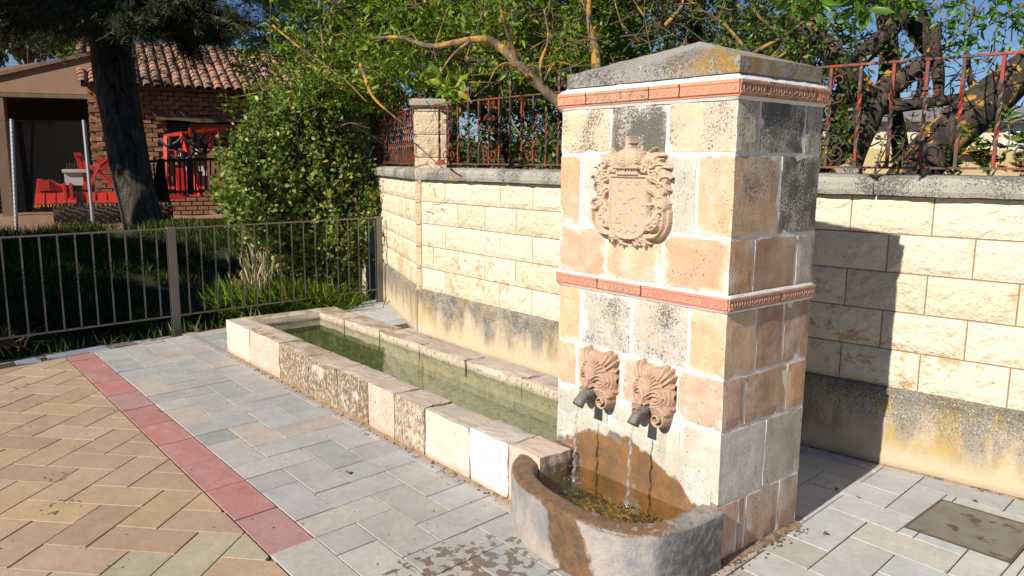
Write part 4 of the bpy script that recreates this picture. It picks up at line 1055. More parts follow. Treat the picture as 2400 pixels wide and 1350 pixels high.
# falling water: broken threads and drops
N = NT('falling_water'); N.n.remove(N.p)
tp = N.new('BsdfTransparent'); gl = N.new('BsdfGlossy'); gl.inputs['Roughness'].default_value = .08; df = N.new('BsdfDiffuse'); N.set(df.inputs[0], (.8, .83, .86))
m1 = N.new('MixShader'); m1.inputs[0].default_value = .35; N.set(m1.inputs[1], gl.outputs[0]); N.set(m1.inputs[2], df.outputs[0])
m2 = N.new('MixShader'); N.set(m2.inputs[0], N.math('MULTIPLY_ADD', N.step(N.noise(60, 3, .6, N.vec((1, 1, .35))), .45, .6), .5, .18)); N.set(m2.inputs[1], tp.outputs[0]); N.set(m2.inputs[2], m1.outputs[0])
N.set(N.out.inputs[0], m2.outputs[0]); MT['fall'] = N.m
for i, cx in enumerate((-.667, -.337)):
    mb = MB(); pts = []; rd_ = []
    for q in range(30):
        t = q/29; pts.append((cx+.004*math.sin(q*.9), -.152-.022*t**.5+.003*math.sin(q*1.7), .553-(.553-.192)*t)); rd_.append(.0035+.0045*abs(math.sin(q*1.1+i))*(.4+t))
    mb.tube(pts, rd_, 7, True)
    for q in range(36):
        t = rnd.random()**.7; z = .54-.34*t; r_ = rnd.uniform(.0015, .0038)
        mb.box((cx+rnd.gauss(0, .006+.014*t), -.165+rnd.gauss(0, .006+.012*t), z), (r_, r_, r_*2.2), rnd.random()*3)
    for q in range(40):
        a = rnd.random()*6.28; rr_ = rnd.uniform(.0, .055); mb.box((cx+math.cos(a)*rr_, -.168+math.sin(a)*rr_, .197+rnd.random()*.02), (.003, .003, .004), a)
    mb.build('water_stream', MT['fall'], origin=(cx, -.19, .192), smooth=True, label=('thin stream of water falling from the spout nearer the long trough', 'thin stream of water falling from the spout nearer the pillar corner')[i], cat='water stream')

# ------------------------------------------------------------------ garden wall
WP = [Vector(p) for p in ((3.6, 2.37), (1.6, 1.965), (.35, 1.775), (-.62, 1.634), (-1.5, 1.525), (-2.5, 1.474), (-3.5, 1.482), (-4.56, 1.515))]
W2 = [Vector(p) for p in ((-4.60, 1.53), (-5.5, 1.865), (-6.35, 2.19), (-7.2, 2.50), (-8.05, 2.80))]
def arc(P):
    s = [0.]
    for a, b in zip(P, P[1:]): s.append(s[-1]+(b-a).length)
    return s
def at_(P, S, s, off=0.):
    for i in range(len(P)-1):
        if s <= S[i+1] or i == len(P)-2:
            t = (P[i+1]-P[i]).normalized(); p = P[i]+t*(s-S[i]); n_ = Vector((t.y, -t.x))     # n_ points away from the viewer side
            return p - (-n_)*off if False else p + n_*off, t, n_
WS = arc(WP); WS2 = arc(W2)
def s_of_x(P, S, x):
    for i in range(len(P)-1):
        if P[i].x >= x >= P[i+1].x: return S[i]+(P[i].x-x)/(P[i].x-P[i+1].x)*(S[i+1]-S[i])
gw = empty('garden_wall', (-1.5, 1.6, 0), 0, label='cream split-face block garden wall with grey coping and a stained plinth', cat='wall')
def strip(P, S, s0, s1, prof, step, name, mat, parent, wob=.0, smooth=False, ends=True, seed=0, **k):
    """sweep a closed profile [(offset behind the face, z)] along the wall"""
    mb = MB(); nn_ = max(1, int(round((s1-s0)/step))); m = len(prof); v = []
    for i in range(nn_+1):
        s = s0+(s1-s0)*i/nn_
        for (o, z) in prof:
            p, t, n_ = at_(P, S, s, o); q = Vector((p.x, p.y, z))
            if wob: nz = mnoise.noise_vector(q*11+Vector((seed, 0, 0)))*wob; q += nz
            v.append(q)
    f = [(i*m+a, i*m+(a+1) % m, (i+1)*m+(a+1) % m, (i+1)*m+a) for i in range(nn_) for a in range(m)]
    if ends: f += [tuple(range(m-1, -1, -1)), tuple(range(nn_*m, nn_*m+m))]
    mb.add(v, [q[::-1] for q in f]); return mb.build(name, mat, parent, smooth=smooth, **k)
# which side: at_ with positive off must go away from the camera (+y for the main run)
_p, _t, _n = at_(WP, WS, 3.)
sgn = 1 if _n.y > 0 else -1
def off(o): return o*sgn
ZB = [.438, .651, .864, 1.077, 1.286, 1.490]
# split-face block meshes shared between alike blocks
def block_mesh(L, H, seed):
    nx, nz = 9, 5; v = []; f = []; r_ = random.Random(seed)
    for k in range(nz+1):
        for i in range(nx+1):
            x, z = (i/nx-.5)*L, k/nz*H; e = min(i, nx-i, k, nz-k)
            x += r_.uniform(-.25, .25)*L/nx if 0 < i < nx else 0; z += r_.uniform(-.25, .25)*H/nz if 0 < k < nz else 0
            d = 0 if e == 0 else .006+r_.uniform(0, .010)+.006*mnoise.noise(Vector((x*7, z*7, seed)))
            v.append((x, -d, z))
    b = len(v)
    f = [(k*(nx+1)+i, k*(nx+1)+i+1, (k+1)*(nx+1)+i+1, (k+1)*(nx+1)+i) for k in range(nz) for i in range(nx)]
    v += [(-L/2, .03, 0), (L/2, .03, 0), (L/2, .03, H), (-L/2, .03, H)]
    f += [tuple([b, b+1]+[i for i in range(nx, -1, -1)]), tuple([b+1, b+2]+[k*(nx+1)+nx for k in range(nz, -1, -1)]),
          tuple([b+2, b+3]+[nz*(nx+1)+i for i in range(0, nx+1)]), tuple([b+3, b]+[k*(nx+1) for k in range(0, nz+1)])]
    me = bpy.data.meshes.new('split_block'); me.from_pydata(v, [], f); me.update(); return me
bmesh_cache = {}
def lay_blocks(P, S, s_start, s_end, anchors, L, parent, cols):
    for row in range(5):
        z0, z1 = ZB[row]+.004, ZB[row+1]-.004; a0 = anchors[row % 2]
        k0 = math.floor((s_start-a0)/L)
        s = a0+k0*L
        while s < s_end:
            a, b = max(s, s_start), min(s+L, s_end)
            if b-a > .05:
                full = (b-a) > L-.002; ln = round(b-a-.008, 3); key = (ln, round(z1-z0, 3), rnd.randrange(5) if full else 9)
                if key not in bmesh_cache: bmesh_cache[key] = block_mesh(ln, z1-z0, hash(key) % 997)
                p, t, n_ = at_(P, S, (a+b)/2, 0); ang = math.atan2(-t.y, -t.x)
                if off(1) < 0: pass
                c = rnd.choice(cols); kk = rnd.uniform(.94, 1.05)
                o = link('block', bmesh_cache[key], MT['wall'], parent, (p.x, p.y, z0), ang, (c[0]*kk, c[1]*kk, c[2]*kk, 1))
            s += L
cols = [(.73, .635, .47), (.74, .66, .51), (.71, .605, .44), (.74, .65, .50)]
sA = s_of_x(WP, WS, .03)
lay_blocks(WP, WS, .0, WS[-1]-.02, [sA, sA+.21], .417, gw, cols)
lay_blocks(W2, WS2, .02, WS2[-1]-.1, [.1, .31], .40, gw, cols)
strip(WP, WS, 0, WS[-1], [(off(.003), .40), (off(.003), 1.50), (off(.2), 1.50), (off(.2), .40)], .5, 'joint_bed', MT['groove'], gw)
strip(W2, WS2, .0, WS2[-1], [(off(.003), .40), (off(.003), 1.50), (off(.2), 1.50), (off(.2), .40)], .5, 'joint_bed', MT['groove'], gw)
for P_, S_, a_0 in ((WP, WS, 0.), (W2, WS2, 0.)):
    strip(P_, S_, a_0, S_[-1]-(.0 if P_ is WP else 0), [(off(-.042), -.2), (off(-.040), .2), (off(-.036), .405), (off(-.030), .432), (off(-.012), .441), (off(.2), .441), (off(.2), -.2)], .07, 'plinth', MT['plinth'], gw, .005, smooth=False)
def copings(P, S, s0, s1, L):
    s = s0; k = 0
    while s < s1-.05:
        e = min(s+L, s1)
        strip(P, S, s+.002, e-.002, [(off(-.050), 1.494), (off(-.058), 1.52), (off(-.056), 1.560), (off(-.035), 1.585), (off(.02), 1.600), (off(.23), 1.605), (off(.23), 1.494)], .06, 'coping_stone', MT['coping'], gw, .005, seed=k)
        s = e; k += 1
copings(WP, WS, 0, WS[-1]-.02, .98); copings(W2, WS2, .05, WS2[-1], .9)

def pilaster(corner, ang, w_, ztop, parent, name='pilaster', zs=None, near=True):
    """stack of rough stones, corner nearest the viewer given"""
    C = Vector(corner); a = Vector((math.cos(ang), math.sin(ang))); b = Vector((-math.sin(ang), math.cos(ang)))
    cen = C + a*w_/2 + b*w_/2; z = .42; k = 0; H = .2133
    p = tag(MB().box((cen.x, cen.y, (ztop)/2+.1), (w_-.012, w_-.012, ztop-.2), ang).build(name, MT['groove'], parent), None)
    while z < ztop-.02:
        h = min(H, ztop-z)
        bm = bmesh.new(); bmesh.ops.create_cube(bm, size=1); bmesh.ops.subdivide_edges(bm, edges=bm.edges[:], cuts=4, use_grid_fill=True)
        for v_ in bm.verts:
            q = v_.co.copy(); on = sum(1 for i in range(3) if abs(abs(q[i])-.5) < 1e-4); pnt = Vector((q.x*w_, q.y*w_, q.z*(h-.008)))
            if on == 1: pnt += q.normalized()*(.004+.012*abs(mnoise.noise(pnt*9+Vector((k, 3, ang)))))*(Vector((1, 1, 0)).length)
            pnt.z = max(-(h-.008)/2, min((h-.008)/2, pnt.z)); v_.co = pnt
        me = bpy.data.meshes.new('quoin'); bm.to_mesh(me); bm.free()
        o = link('quoin', me, MT['wall'], parent, (cen.x, cen.y, z+h/2), ang, (.66, .53, .36, 1))
        z += h; k += 1
    # coping slab with chamfered underside
    mb = MB(); W_ = w_+.09
    for (ww, z0) in ((w_+.01, ztop), (W_, ztop+.022), (W_, ztop+.065), (W_-.05, ztop+.082)):
        mb.v += [tuple(Vector((cen.x, cen.y, z0)) + Vector((*(a*(sx*ww/2)+b*(sy*ww/2)), 0))) for sx, sy in ((-1, -1), (1, -1), (1, 1), (-1, 1))]
    mb.f += [(i*4+q, i*4+(q+1) % 4, (i+1)*4+(q+1) % 4, (i+1)*4+q) for i in range(3) for q in range(4)]+[(3, 2, 1, 0), (12, 13, 14, 15)]
    mb.build('cap_slab', MT['coping'], parent)
pl1 = empty('wall_pilaster', (-4.62, 1.7, 0), 0, label='square stone pilaster with a grey cap where the garden wall turns', cat='pilaster')
pilaster((-4.60, 1.485), R(53), .30, 2.16, pl1, 'core')
pl2 = empty('wall_pilaster', (-8.2, 2.9, 0), 0, label='dark far pilaster at the end of the garden wall beside the leafy shrub', cat='pilaster')
pilaster((-8.05, 2.72), R(60), .32, 2.25, pl2, 'core')

# iron fence on the coping
def scroll_pts(cx, cz, r0, r1, a0, turns, n=16): return [(cx+(r0+(r1-r0)*i/n)*math.cos(a0+turns*6.283*i/n), cz+(r0+(r1-r0)*i/n)*math.sin(a0+turns*6.283*i/n)) for i in range(n+1)]
def iron_fence(P, S, s0, s1, sbars, label, zt, deco, name='iron_fence'):
    pm, _, _ = at_(P, S, (s0+s1)/2, off(.1)); fe = empty(name, (pm.x, pm.y, 1.6), 0, label=label, cat='iron fence')
    rail = lambda z, w_, h_: strip(P, S, s0, s1, [(off(.1-w_), z-h_), (off(.1-w_), z+h_), (off(.1+w_), z+h_), (off(.1+w_), z-h_)], .2, 'rail', MT['bar'], fe)
    rail(1.640, .012, .006); rail(zt, .013, .006)
    for i, s in enumerate(sbars):
        p, t, n_ = at_(P, S, s, off(.1)); mb = MB(); c = Vector((p.x, p.y, 0)); st = 16; v = []
        for q in range(st+1):
            z = 1.64+(zt-1.64)*q/st; tw_ = 0 if q < 4 or q > 12 else (q-4)/8*math.pi*2
            tw_ += math.atan2(t.y, t.x); wd = .0085
            for (a, b) in ((-1, -1), (1, -1), (1, 1), (-1, 1)):
                v.append((c.x+(a*math.cos(tw_)-b*math.sin(tw_))*wd, c.y+(a*math.sin(tw_)+b*math.cos(tw_))*wd, z))
        mb.add(v, [(q*4+k, q*4+(k+1) % 4, (q+1)*4+(k+1) % 4, (q+1)*4+k) for q in range(st) for k in range(4)])
        mb.build('bar', MT['bar'], fe)
        if deco and i % deco[0] == deco[1]:
            T = Vector((t.x, t.y, 0))
            def put(pts, r_=.0042):
                m2 = MB(); m2.tube([c+T*a+Vector((0, 0, b)) for a, b in pts], r_, 6); m2.build('scroll', MT['bar'], fe, smooth=True)
            for sg_ in (-1, 1):
                lo = [(sg_*.006, 1.70), (sg_*.030, 1.672), (sg_*.062, 1.680)]+[(sg_*(.052+a), 1.722+b) for a, b in [(x_, y_) for x_, y_ in scroll_pts(0, 0, .040, .014, -1.0, .95)]]
                put(lo)
                up = [(sg_*.008, 1.775)]+[(sg_*(.038+a), 1.800+b) for a, b in scroll_pts(0, 0, .028, .012, -2.6, -.85)]
                put(up, .0036)
                tp_ = [(sg_*.006, 2.03), (sg_*.030, 2.00), (sg_*.058, 2.010)]+[(sg_*(.050+a), 2.030+b) for a, b in scroll_pts(0, 0, .022, .008, -.8, .9)]
                put(tp_)
                t2 = [(sg_*.008, 2.085)]+[(sg_*(.046+a), 2.125+b) for a, b in scroll_pts(0, 0, .034, .014, -2.6, -.85)]
                put(t2, .0036)
            MB().box((c.x, c.y, 1.775), (.03, .03, .016), math.atan2(t.y, t.x)).build('collar', MT['bar'], fe)
            MB().box((c.x, c.y, 2.055), (.03, .03, .016), math.atan2(t.y, t.x)).build('collar', MT['bar'], fe)
        if deco and i % deco[0] == deco[2]:
            m2 = MB(); z = zt
            m2.tube([(c.x, c.y, z), (c.x, c.y, z+.05), (c.x, c.y, z+.09), (c.x, c.y, z+.15)], [.008, .009, .018, .002], 6)
            for sg_ in (-1, 1):
                T = Vector((t.x, t.y, 0)); m2.tube(smooth_path([c+Vector((0, 0, z+.03)), c+T*sg_*.03+Vector((0, 0, z+.06)), c+T*sg_*.045+Vector((0, 0, z+.12))], 4), .005, 5)
            m2.build('finial', MT['bar'], fe)
    return fe
barsR = [.60, .43, .257, .085, -.084, -.249, -.419, -.581, -.74, -.90]
sR = [s_of_x(WP, WS, x) for x in [1.12, .95, .78]+barsR]
fR = iron_fence(WP, WS, s_of_x(WP, WS, 2.4), s_of_x(WP, WS, -1.35), sR, 'peeling red wrought iron fence with scrolls in front of the gnarled trunks', 2.205, (3, 1, 9))
sL = [s_of_x(WP, WS, x) for x in (-4.371, -4.214, -4.056, -3.889, -3.73, -3.58, -3.435, -3.29, -3.14, -2.994, -2.84, -2.698, -2.55, -2.4, -2.25, -2.1, -1.95, -1.8, -1.65, -1.5)]
fL = iron_fence(WP, WS, s_of_x(WP, WS, -1.37), WS[-1]-.12, sL, 'peeling red wrought iron fence between the corner pilaster and the fountain pillar', 2.185, (4, 1, 3))
s2 = [.42+.125*i for i in range(25)]
f2 = iron_fence(W2, WS2, .36, WS2[-1]-.2, s2, 'red wrought iron fence seen edge-on beyond the corner pilaster', 2.20, (4, 2, 0))
MB().box((-4.33, 1.60, 1.655), (.10, .012, .05), 0).build('bracket', MT['bar'], fL)

# ------------------------------------------------------------------ railing
rl = empty('metal_railing', (-6.2, .87, 0), 0, label='grey metal railing with twisted balusters at the edge of the ditch', cat='railing')
posts = [-5.095, -2.72, -.345, 2.06]
for y in posts:
    mb = MB(); x = fence_x(y)+.0
    mb.box((x, y, .47), (.045, .075, 1.10), R(5)); mb.box((x, y, -.068), (.11, .14, .012), R(5)); mb.build('post', MT['galv'], rl)
for a, b in zip(posts, posts[1:]):
    for z in (.155, 1.005):
        MB().beam((fence_x(a+.035), a+.036, z), (fence_x(b-.035), b-.036, z), .034 if z > .5 else .028, .012 if z > .5 else .014).build('rail', MT['galv'], rl)
    nb = 16
    for i in range(nb):
        y = a+(b-a)*(i+1)/(nb+1); x = fence_x(y); v = []; st = 22; mb = MB()
        for q in range(st+1):
            z = .155+.85*q/st; tw_ = 0 if q < 8 else ((min(q, 15)-8)*math.pi/2.3)
            wd = .0065
            for (p_, r_) in ((-1, -1), (1, -1), (1, 1), (-1, 1)): v.append((x+(p_*math.cos(tw_)-r_*math.sin(tw_))*wd, y+(p_*math.sin(tw_)+r_*math.cos(tw_))*wd, z))
        mb.add(v, [(q*4+k, q*4+(k+1) % 4, (q+1)*4+(k+1) % 4, (q+1)*4+k) for q in range(st) for k in range(4)]); mb.build('baluster', MT['galv'], rl)
# drain grating lying in the sill
dg = empty('drain_grating', (-5.78, -1.45, -.06), 0, label='two pale perforated drain gratings beyond the end of the red strip', cat='drain grating')
for (y0_, y1_) in ((-1.74, -1.56), (-1.50, -1.00)):
    mb = MB(); x0_ = EX(-1.4)-.33
    for i in range(int((y1_-y0_)/.018)): mb.bb(x0_-.26*(y0_+1.4+.018*i), x0_+.13-.26*(y0_+1.4+.018*i), y0_+.018*i, y0_+.018*i+.010, -.038, -.030)
    for q in range(7): mb.beam((x0_+.004+.02*q-.26*(y0_+1.4), y0_, -.032), (x0_+.004+.02*q-.26*(y1_+1.4), y1_, -.032), .005, .006)
    mb.bb(x0_-.26*(y0_+1.4)-.0, x0_+.13-.26*(y0_+1.4), y0_, y1_, -.042, -.034); mb.build('grating', MT['skysteel'], dg)
#PART4
# ------------------------------------------------------------------ pine by the ditch
def px_path(L): return [D(*q) for q in L]
pine = empty('pine_tree', tuple(D(330, 535, 14.5)), 0, label='big dark pine with a leaning rough trunk between the red machines', cat='pine tree')
tp_ = px_path([(345, 552, 14.5), (326, 480, 14.5), (307, 400, 14.5), (290, 300, 14.5), (272, 200, 14.5), (262, 100, 14.5), (252, 0, 14.5), (246, -140, 14.6), (250, -330, 14.8), (262, -560, 15)])
sp = smooth_path(tp_, 6); rd = lerp_list([.34, .34, .345, .35, .355, .36, .35, .33, .26, .12], 6)
# rough plated bark: displaced trunk
mb = MB(); n = 48; v = []; t0 = Vector((0, 0, 1))
for i, p in enumerate(sp):
    for k in range(n):
        a = 2*math.pi*k/n; q = Vector((math.cos(a)*3.2, math.sin(a)*3.2, p.z*1.1)); r = rd[i]*(1+.05*mnoise.noise(q)+.06*abs(mnoise.noise(Vector((math.cos(a)*9, math.sin(a)*9, p.z*2.2)))))
        if i < 5: r *= 1+.18*max(0, math.sin(a*3+1))*(5-i)/5
        v.append((p.x+math.cos(a)*r, p.y+math.sin(a)*r, p.z))
mb.add(v, [(i*n+k, i*n+(k+1) % n, (i+1)*n+(k+1) % n, (i+1)*n+k) for i in range(len(sp)-1) for k in range(n)]); mb.build('trunk', MT['pinebark'], pine, smooth=True)
mb = MB(); tips = []; tdir = []
prn = random.Random(21)
def pine_branch(a, b, r, droop=.15, nt=26, depth=0):
    a = Vector(a); b = Vector(b); L = (b-a).length; mid = (a+b)/2+Vector((prn.uniform(-.2, .2), prn.uniform(-.2, .2), L*.08))
    P = smooth_path([a, mid, b], 5); mb.tube(P, lerp_list([r, r*.6, r*.15], 5), 6, True, .15, len(tips))
    for q in range(nt):
        t = prn.uniform(.18, 1)**.75; i = min(len(P)-2, int(t*(len(P)-1))); p = P[i]+(P[i+1]-P[i])*(t*(len(P)-1)-i)
        d = (b-a).normalized()*.6+Vector((prn.gauss(0, .7), prn.gauss(0, .7), prn.gauss(-.25, .4))); d.normalize(); l = prn.uniform(.25, .75)*min(1, L/2.5)
        e = p+d*l-Vector((0, 0, droop*l)); mb.tube([p, (p+e)/2+Vector((0, 0, .03)), e], [r*.16, r*.11, .004], 3, False)
        for w_ in range(5):
            tt = prn.uniform(.35, 1.05); c = p+(e-p)*tt+Vector((prn.gauss(0, .07), prn.gauss(0, .07), prn.gauss(0, .06)))
            dd = (d+Vector((prn.gauss(0, .5), prn.gauss(0, .5), prn.gauss(-.1, .5)))).normalized(); tips.append(tuple(c)); tdir.append(tuple(dd))
ctr = lambda py: D(262, py, 14.5)
# low branches reaching into the picture (right, left), then the crown above it
for (py, ex, ey, ed, r) in [(60, 560, 60, 12.5, .12), (30, 680, 95, 13.5, .13), (10, 620, -20, 12.5, .13), (-20, 760, 30, 14.5, .14), (75, 440, 110, 13.6, .09), (90, 500, 85, 15.5, .09),
                            (40, 20, 60, 13.5, .12), (20, -60, 20, 13, .13), (60, 90, 95, 15, .09), (-10, 120, 20, 12.2, .12), (0, 330, 60, 11.6, .11), (-30, 420, 10, 11.0, .12), (30, 180, 75, 16.5, .1),
                            (-60, 60, -40, 12, .13), (-60, 560, -60, 12, .13), (-40, 700, -30, 16, .13), (50, 340, 50, 17, .1), (10, 560, 50, 17.5, .12), (0, 100, 20, 17.5, .12), (-50, 350, -30, 11.5, .12), (-30, 250, 30, 12, .12), (-20, 180, 5, 12.5, .12), (0, 400, 30, 13, .1), (-10, 480, -5, 14, .1)]:
    pine_branch(ctr(py), D(ex, ey, ed), r, nt=34)
for k in range(16):
    h = prn.uniform(-420, -40); c = ctr(h); pine_branch(c, c+Vector((prn.uniform(-1.2, 1.6), prn.uniform(-6.5, -2.5), prn.uniform(.6, 2.6))), .13, nt=46)
for k in range(26):
    a = prn.uniform(0, 6.28); h = prn.uniform(-480, -90); c = ctr(h); L = prn.uniform(1.8, 4.2)*(1-(abs(h)-90)/700)
    pine_branch(c, c+Vector((math.cos(a)*L, math.sin(a)*L, prn.uniform(-.3, .7))), .10, nt=20)
mb.build('branches', MT['barkdark'], pine)
C = np.array(tips); Dd = np.array(tdir); per = 15
Cc, Dr, S = rosettes(C, Dd, per, .155, .75, .008)
leaf_mesh('needles', Cc, Dr, S, MT['needle'], pine, asp=.07, fold=.1, curl=.05)

# ------------------------------------------------------------------ trees off to the left, whose shade fills the ditch
def leafy_tree(name, base, top, radii, nleaf, lsize, mat, bark, label, cat, group=None, seed=0, limbs=9, per=9, asp=.45, tr=.16, big=False, hollow=.3):
    r_ = random.Random(seed); b = Vector(base); c = Vector(top); t = empty(name, tuple(b), 0, label=label, cat=cat, group=group)
    mb = MB(); mb.tube(smooth_path([b, b+(c-b)*.5+Vector((r_.uniform(-.2, .2), r_.uniform(-.2, .2), 0)), c], 5), lerp_list([tr, tr*.75, tr*.35], 5), 9, True, .2, seed); mb.build('trunk', MT[bark], t, smooth=True)
    mb = MB(); cc, dd = [], []
    for i in range(limbs):
        a = r_.uniform(0, 6.28); e = r_.uniform(-.5, 1); d = Vector((math.cos(a)*math.sqrt(1-min(1, e*e)*.8), math.sin(a)*math.sqrt(1-min(1, e*e)*.8), e*.9))
        s = b+(c-b)*r_.uniform(.45, 1); en = c+Vector((d.x*radii[0], d.y*radii[1], d.z*radii[2]))*.85
        P = smooth_path([s, (s+en)/2+Vector((r_.uniform(-.2, .2), r_.uniform(-.2, .2), .15)), en], 4); mb.tube(P, lerp_list([tr*.4, tr*.2, tr*.05], 4), 5, True)
    mb.build('limbs', MT[bark], t)
    n = nleaf//per; P, u = in_blob(c, radii, n*3, hollow)
    f = np.array([mnoise.noise(Vector((p[0]*1.6+seed, p[1]*1.6, p[2]*1.6))) for p in P*(1.2/max(.6, max(radii)*.5))]); keep = np.argsort(-f)[:n]
    P = P[keep]; u = u[keep]; Cc, Dr, S = rosettes(P, u*.7+unit(len(P))*.5, per, lsize, .9, lsize*.25)
    leaf_mesh('leaves', Cc, Dr, S, MT[mat], t, asp=asp, big=big); return t
shade = [((-9.2, -9.6, 0), (-9.0, -9.6, 5.4), (3.1, 2.4, 2.7), 0), ((-13.5, -9.6, 0), (-13.4, -9.6, 2.6), (2.6, 1.6, 1.3), 1), ((-6.7, -7.6, 0), (-6.75, -7.6, 3.4), (1.5, 1.5, 1.9), 2), ((-12.9, -5.2, 0), (-12.8, -5.2, 8.1), (1.9, 2.0, 2.1), 3), ((-7.2, -7.3, 0), (-7.15, -7.1, 9.15), (1.0, .8, .5), 4)]  # last two trees are unseen additions that shade pine trunk and far pilaster
for (b, c, r_, k) in shade:
    leafy_tree('garden_tree', b, c, r_, 22000 if k == 0 else 13000, .26 if k != 2 else .20, 'leafB', 'bark', ('bushy tree standing off to the left of the plaza, largest of its row', 'bushy tree at the far end of the row left of the plaza', 'small bushy tree nearest the plaza on the left', 'unseen tall tree added up-sun to shade the big pine trunk', 'unseen slender tall tree added on the left to shade the far pilaster')[k], 'tree', None, 31+k, 8, 9)

# ------------------------------------------------------------------ shrub beyond the railing
sh = empty('leafy_shrub', tuple(D(700, 700, 8.9)), 0, label='tall round-leaved green shrub growing beyond the railing', cat='shrub')
mb = MB(); C_, U_ = [], []; sr = random.Random(8); b0_ = D(735, 735, 9.7)
def stem(a, b, r, nl):
    a = Vector(a); b = Vector(b); m_ = (a+b)/2+Vector((sr.uniform(-.12, .12), sr.uniform(-.12, .12), .05)); P = smooth_path([a, m_, b], 5); mb.tube(P, lerp_list([r, r*.6, .003], 5), 5, False)
    for q in range(nl):
        t = sr.uniform(.25, 1); i = min(len(P)-2, int(t*(len(P)-1))); p = P[i]; C_.append(tuple(p+Vector((sr.gauss(0, .06), sr.gauss(0, .06), sr.gauss(0, .06))))); U_.append(tuple(((b-a).normalized()*.6+Vector((sr.gauss(0, .6), sr.gauss(0, .6), sr.gauss(.1, .6)))).normalized()))
lobes = [(700, 230, 9.0, 60, 50), (640, 300, 8.8, 90, 70), (740, 290, 9.2, 90, 80), (590, 380, 8.6, 80, 60), (700, 400, 8.8, 130, 90), (800, 400, 9.2, 70, 90), (640, 480, 8.5, 100, 70), (750, 510, 8.8, 110, 80), (830, 480, 9.0, 50, 110),
         (690, 590, 8.6, 90, 80), (760, 620, 8.8, 90, 70), (560, 450, 8.4, 50, 25), (700, 320, 9.4, 140, 120), (700, 680, 8.5, 60, 35), (820, 600, 9.0, 50, 60), (860, 400, 9.4, 30, 60), (740, 300, 9.4, 60, 60), (790, 250, 9.5, 50, 50), (600, 440, 8.7, 60, 50)]
lobes += [(k_, j_, 9.0+.3*math.sin(k_), 55, 45) for k_, j_ in ((670, 205), (735, 225), (620, 330), (820, 330), (600, 520), (660, 540), (770, 430), (720, 480), (810, 540), (700, 640), (650, 400), (780, 350))]
fdep = lambda px: 7.6+(px-418)/472*1.7
for (px, py, d, rx, ry) in lobes:
    d = max(d, fdep(px)+.75); rx *= .92
    c = D(px, py, d); sx, sy = rx/FPX*d, ry/FPX*d
    for q in range(int(rx*ry/170)+5):
        o = Vector((sr.gauss(0, .55), sr.gauss(0, .55), sr.gauss(0, .55))); e = c+RT*(o.x*sx)+UP*(o.y*sy)+F*(o.z*(sx+sy)*.32)
        s_ = b0_+(e-b0_)*sr.uniform(.45, .8)+Vector((sr.gauss(0, .06), sr.gauss(0, .06), 0)); stem(s_, e, .008, 11)
for (px, py, d) in ((505, 350, 8.6), (520, 330, 8.7), (500, 440, 8.3), (530, 430, 8.3), (515, 460, 8.3), (700, 175, 9), (670, 190, 9), (560, 285, 8.8), (610, 240, 8.9), (880, 440, 9.2), (870, 460, 9.3), (560, 500, 8.4), (545, 370, 8.5), (640, 215, 8.9)):
    e = D(px, py, max(d, fdep(px)+.3)); s_ = b0_+(e-b0_)*.62; stem(s_, e, .007, 60)
for k in range(7): 
    e = D(sr.uniform(620, 820), sr.uniform(250, 450), 9.7); mb.tube(smooth_path([b0_+Vector((sr.uniform(-.2, .2), sr.uniform(-.2, .2), -.8)), b0_+(e-b0_)*.5+Vector((.1, 0, 0)), e], 5), lerp_list([.03, .02, .006], 5), 6)
mb.build('stems', MT['barkdark'], sh)
Cc, Dr, S = rosettes(np.array(C_), np.array(U_), 3, .070, 1.0, .035)
leaf_mesh('leaves', Cc, Dr, S, MT['leafC'], sh, asp=.72, fold=.3, curl=.12, big=False)
print('shrub leaves', len(Cc))

# ------------------------------------------------------------------ trees behind the wall
def box_clumps(x0, x1, y0, y1, z0, z1, n, fr=1.1, seed=0, thr=-.1):
    out = []
    while len(out) < n:
        p = Vector((rnd.uniform(x0, x1), rnd.uniform(y0, y1), rnd.uniform(z0, z1)))
        if mnoise.noise(p*fr+Vector((seed*7., 0, 0))) > thr+rnd.gauss(0, .12): out.append(tuple(p))
    return np.array(out)
def hedge_tree(label, stems, boxes, lsize, per, mat, asp, seed, extra=(), bark='bark', curl=.3, big=False, spread=.9):
    b = Vector(stems[0][0][0]); t = empty('garden_tree', (b.x, b.y, b.z), 0, label=label, cat='tree')
    for i, (pts, r0, r1) in enumerate(stems):
        MB().tube(smooth_path(pts, 6), lerp_list([r0+(r1-r0)*k/(len(pts)-1) for k in range(len(pts))], 6), 9, True, .35, seed+i).build('trunk' if i == 0 else 'limb', MT[bark], t, smooth=True)
    cs = np.concatenate([box_clumps(*bx) for bx in boxes]); cs = cs[cs[:, 0] < .50-.55*cs[:, 1]+nrs.normal(size=len(cs))*.10]; mb = MB(); r_ = random.Random(seed)
    lim = [Vector(p) for pts, _, _ in stems for p in smooth_path(pts, 3)]
    for c in cs[::5]:
        c = Vector(c); q = min(r_.sample(lim, min(8, len(lim))), key=lambda p: (p-c).length); d = q-c
        s_ = c+d.normalized()*min(d.length, r_.uniform(.25, .7)); m_ = (s_+c)/2+Vector((r_.gauss(0, .05), r_.gauss(0, .05), r_.gauss(0, .05)))
        mb.tube([s_, m_, c], [.006, .004, .002], 4, False)
    mb.build('twigs', MT['barkdark'], t)
    dirs = unit(len(cs))*.6+np.array([.25, -.75, .15]); dirs /= np.linalg.norm(dirs, axis=1, keepdims=True)
    Cc, Dr, S = rosettes(cs, dirs, per, lsize, spread, lsize*.3)
    leaf_mesh('leaves', Cc, Dr, S, MT[mat], t, asp=asp, curl=curl, big=big); return t
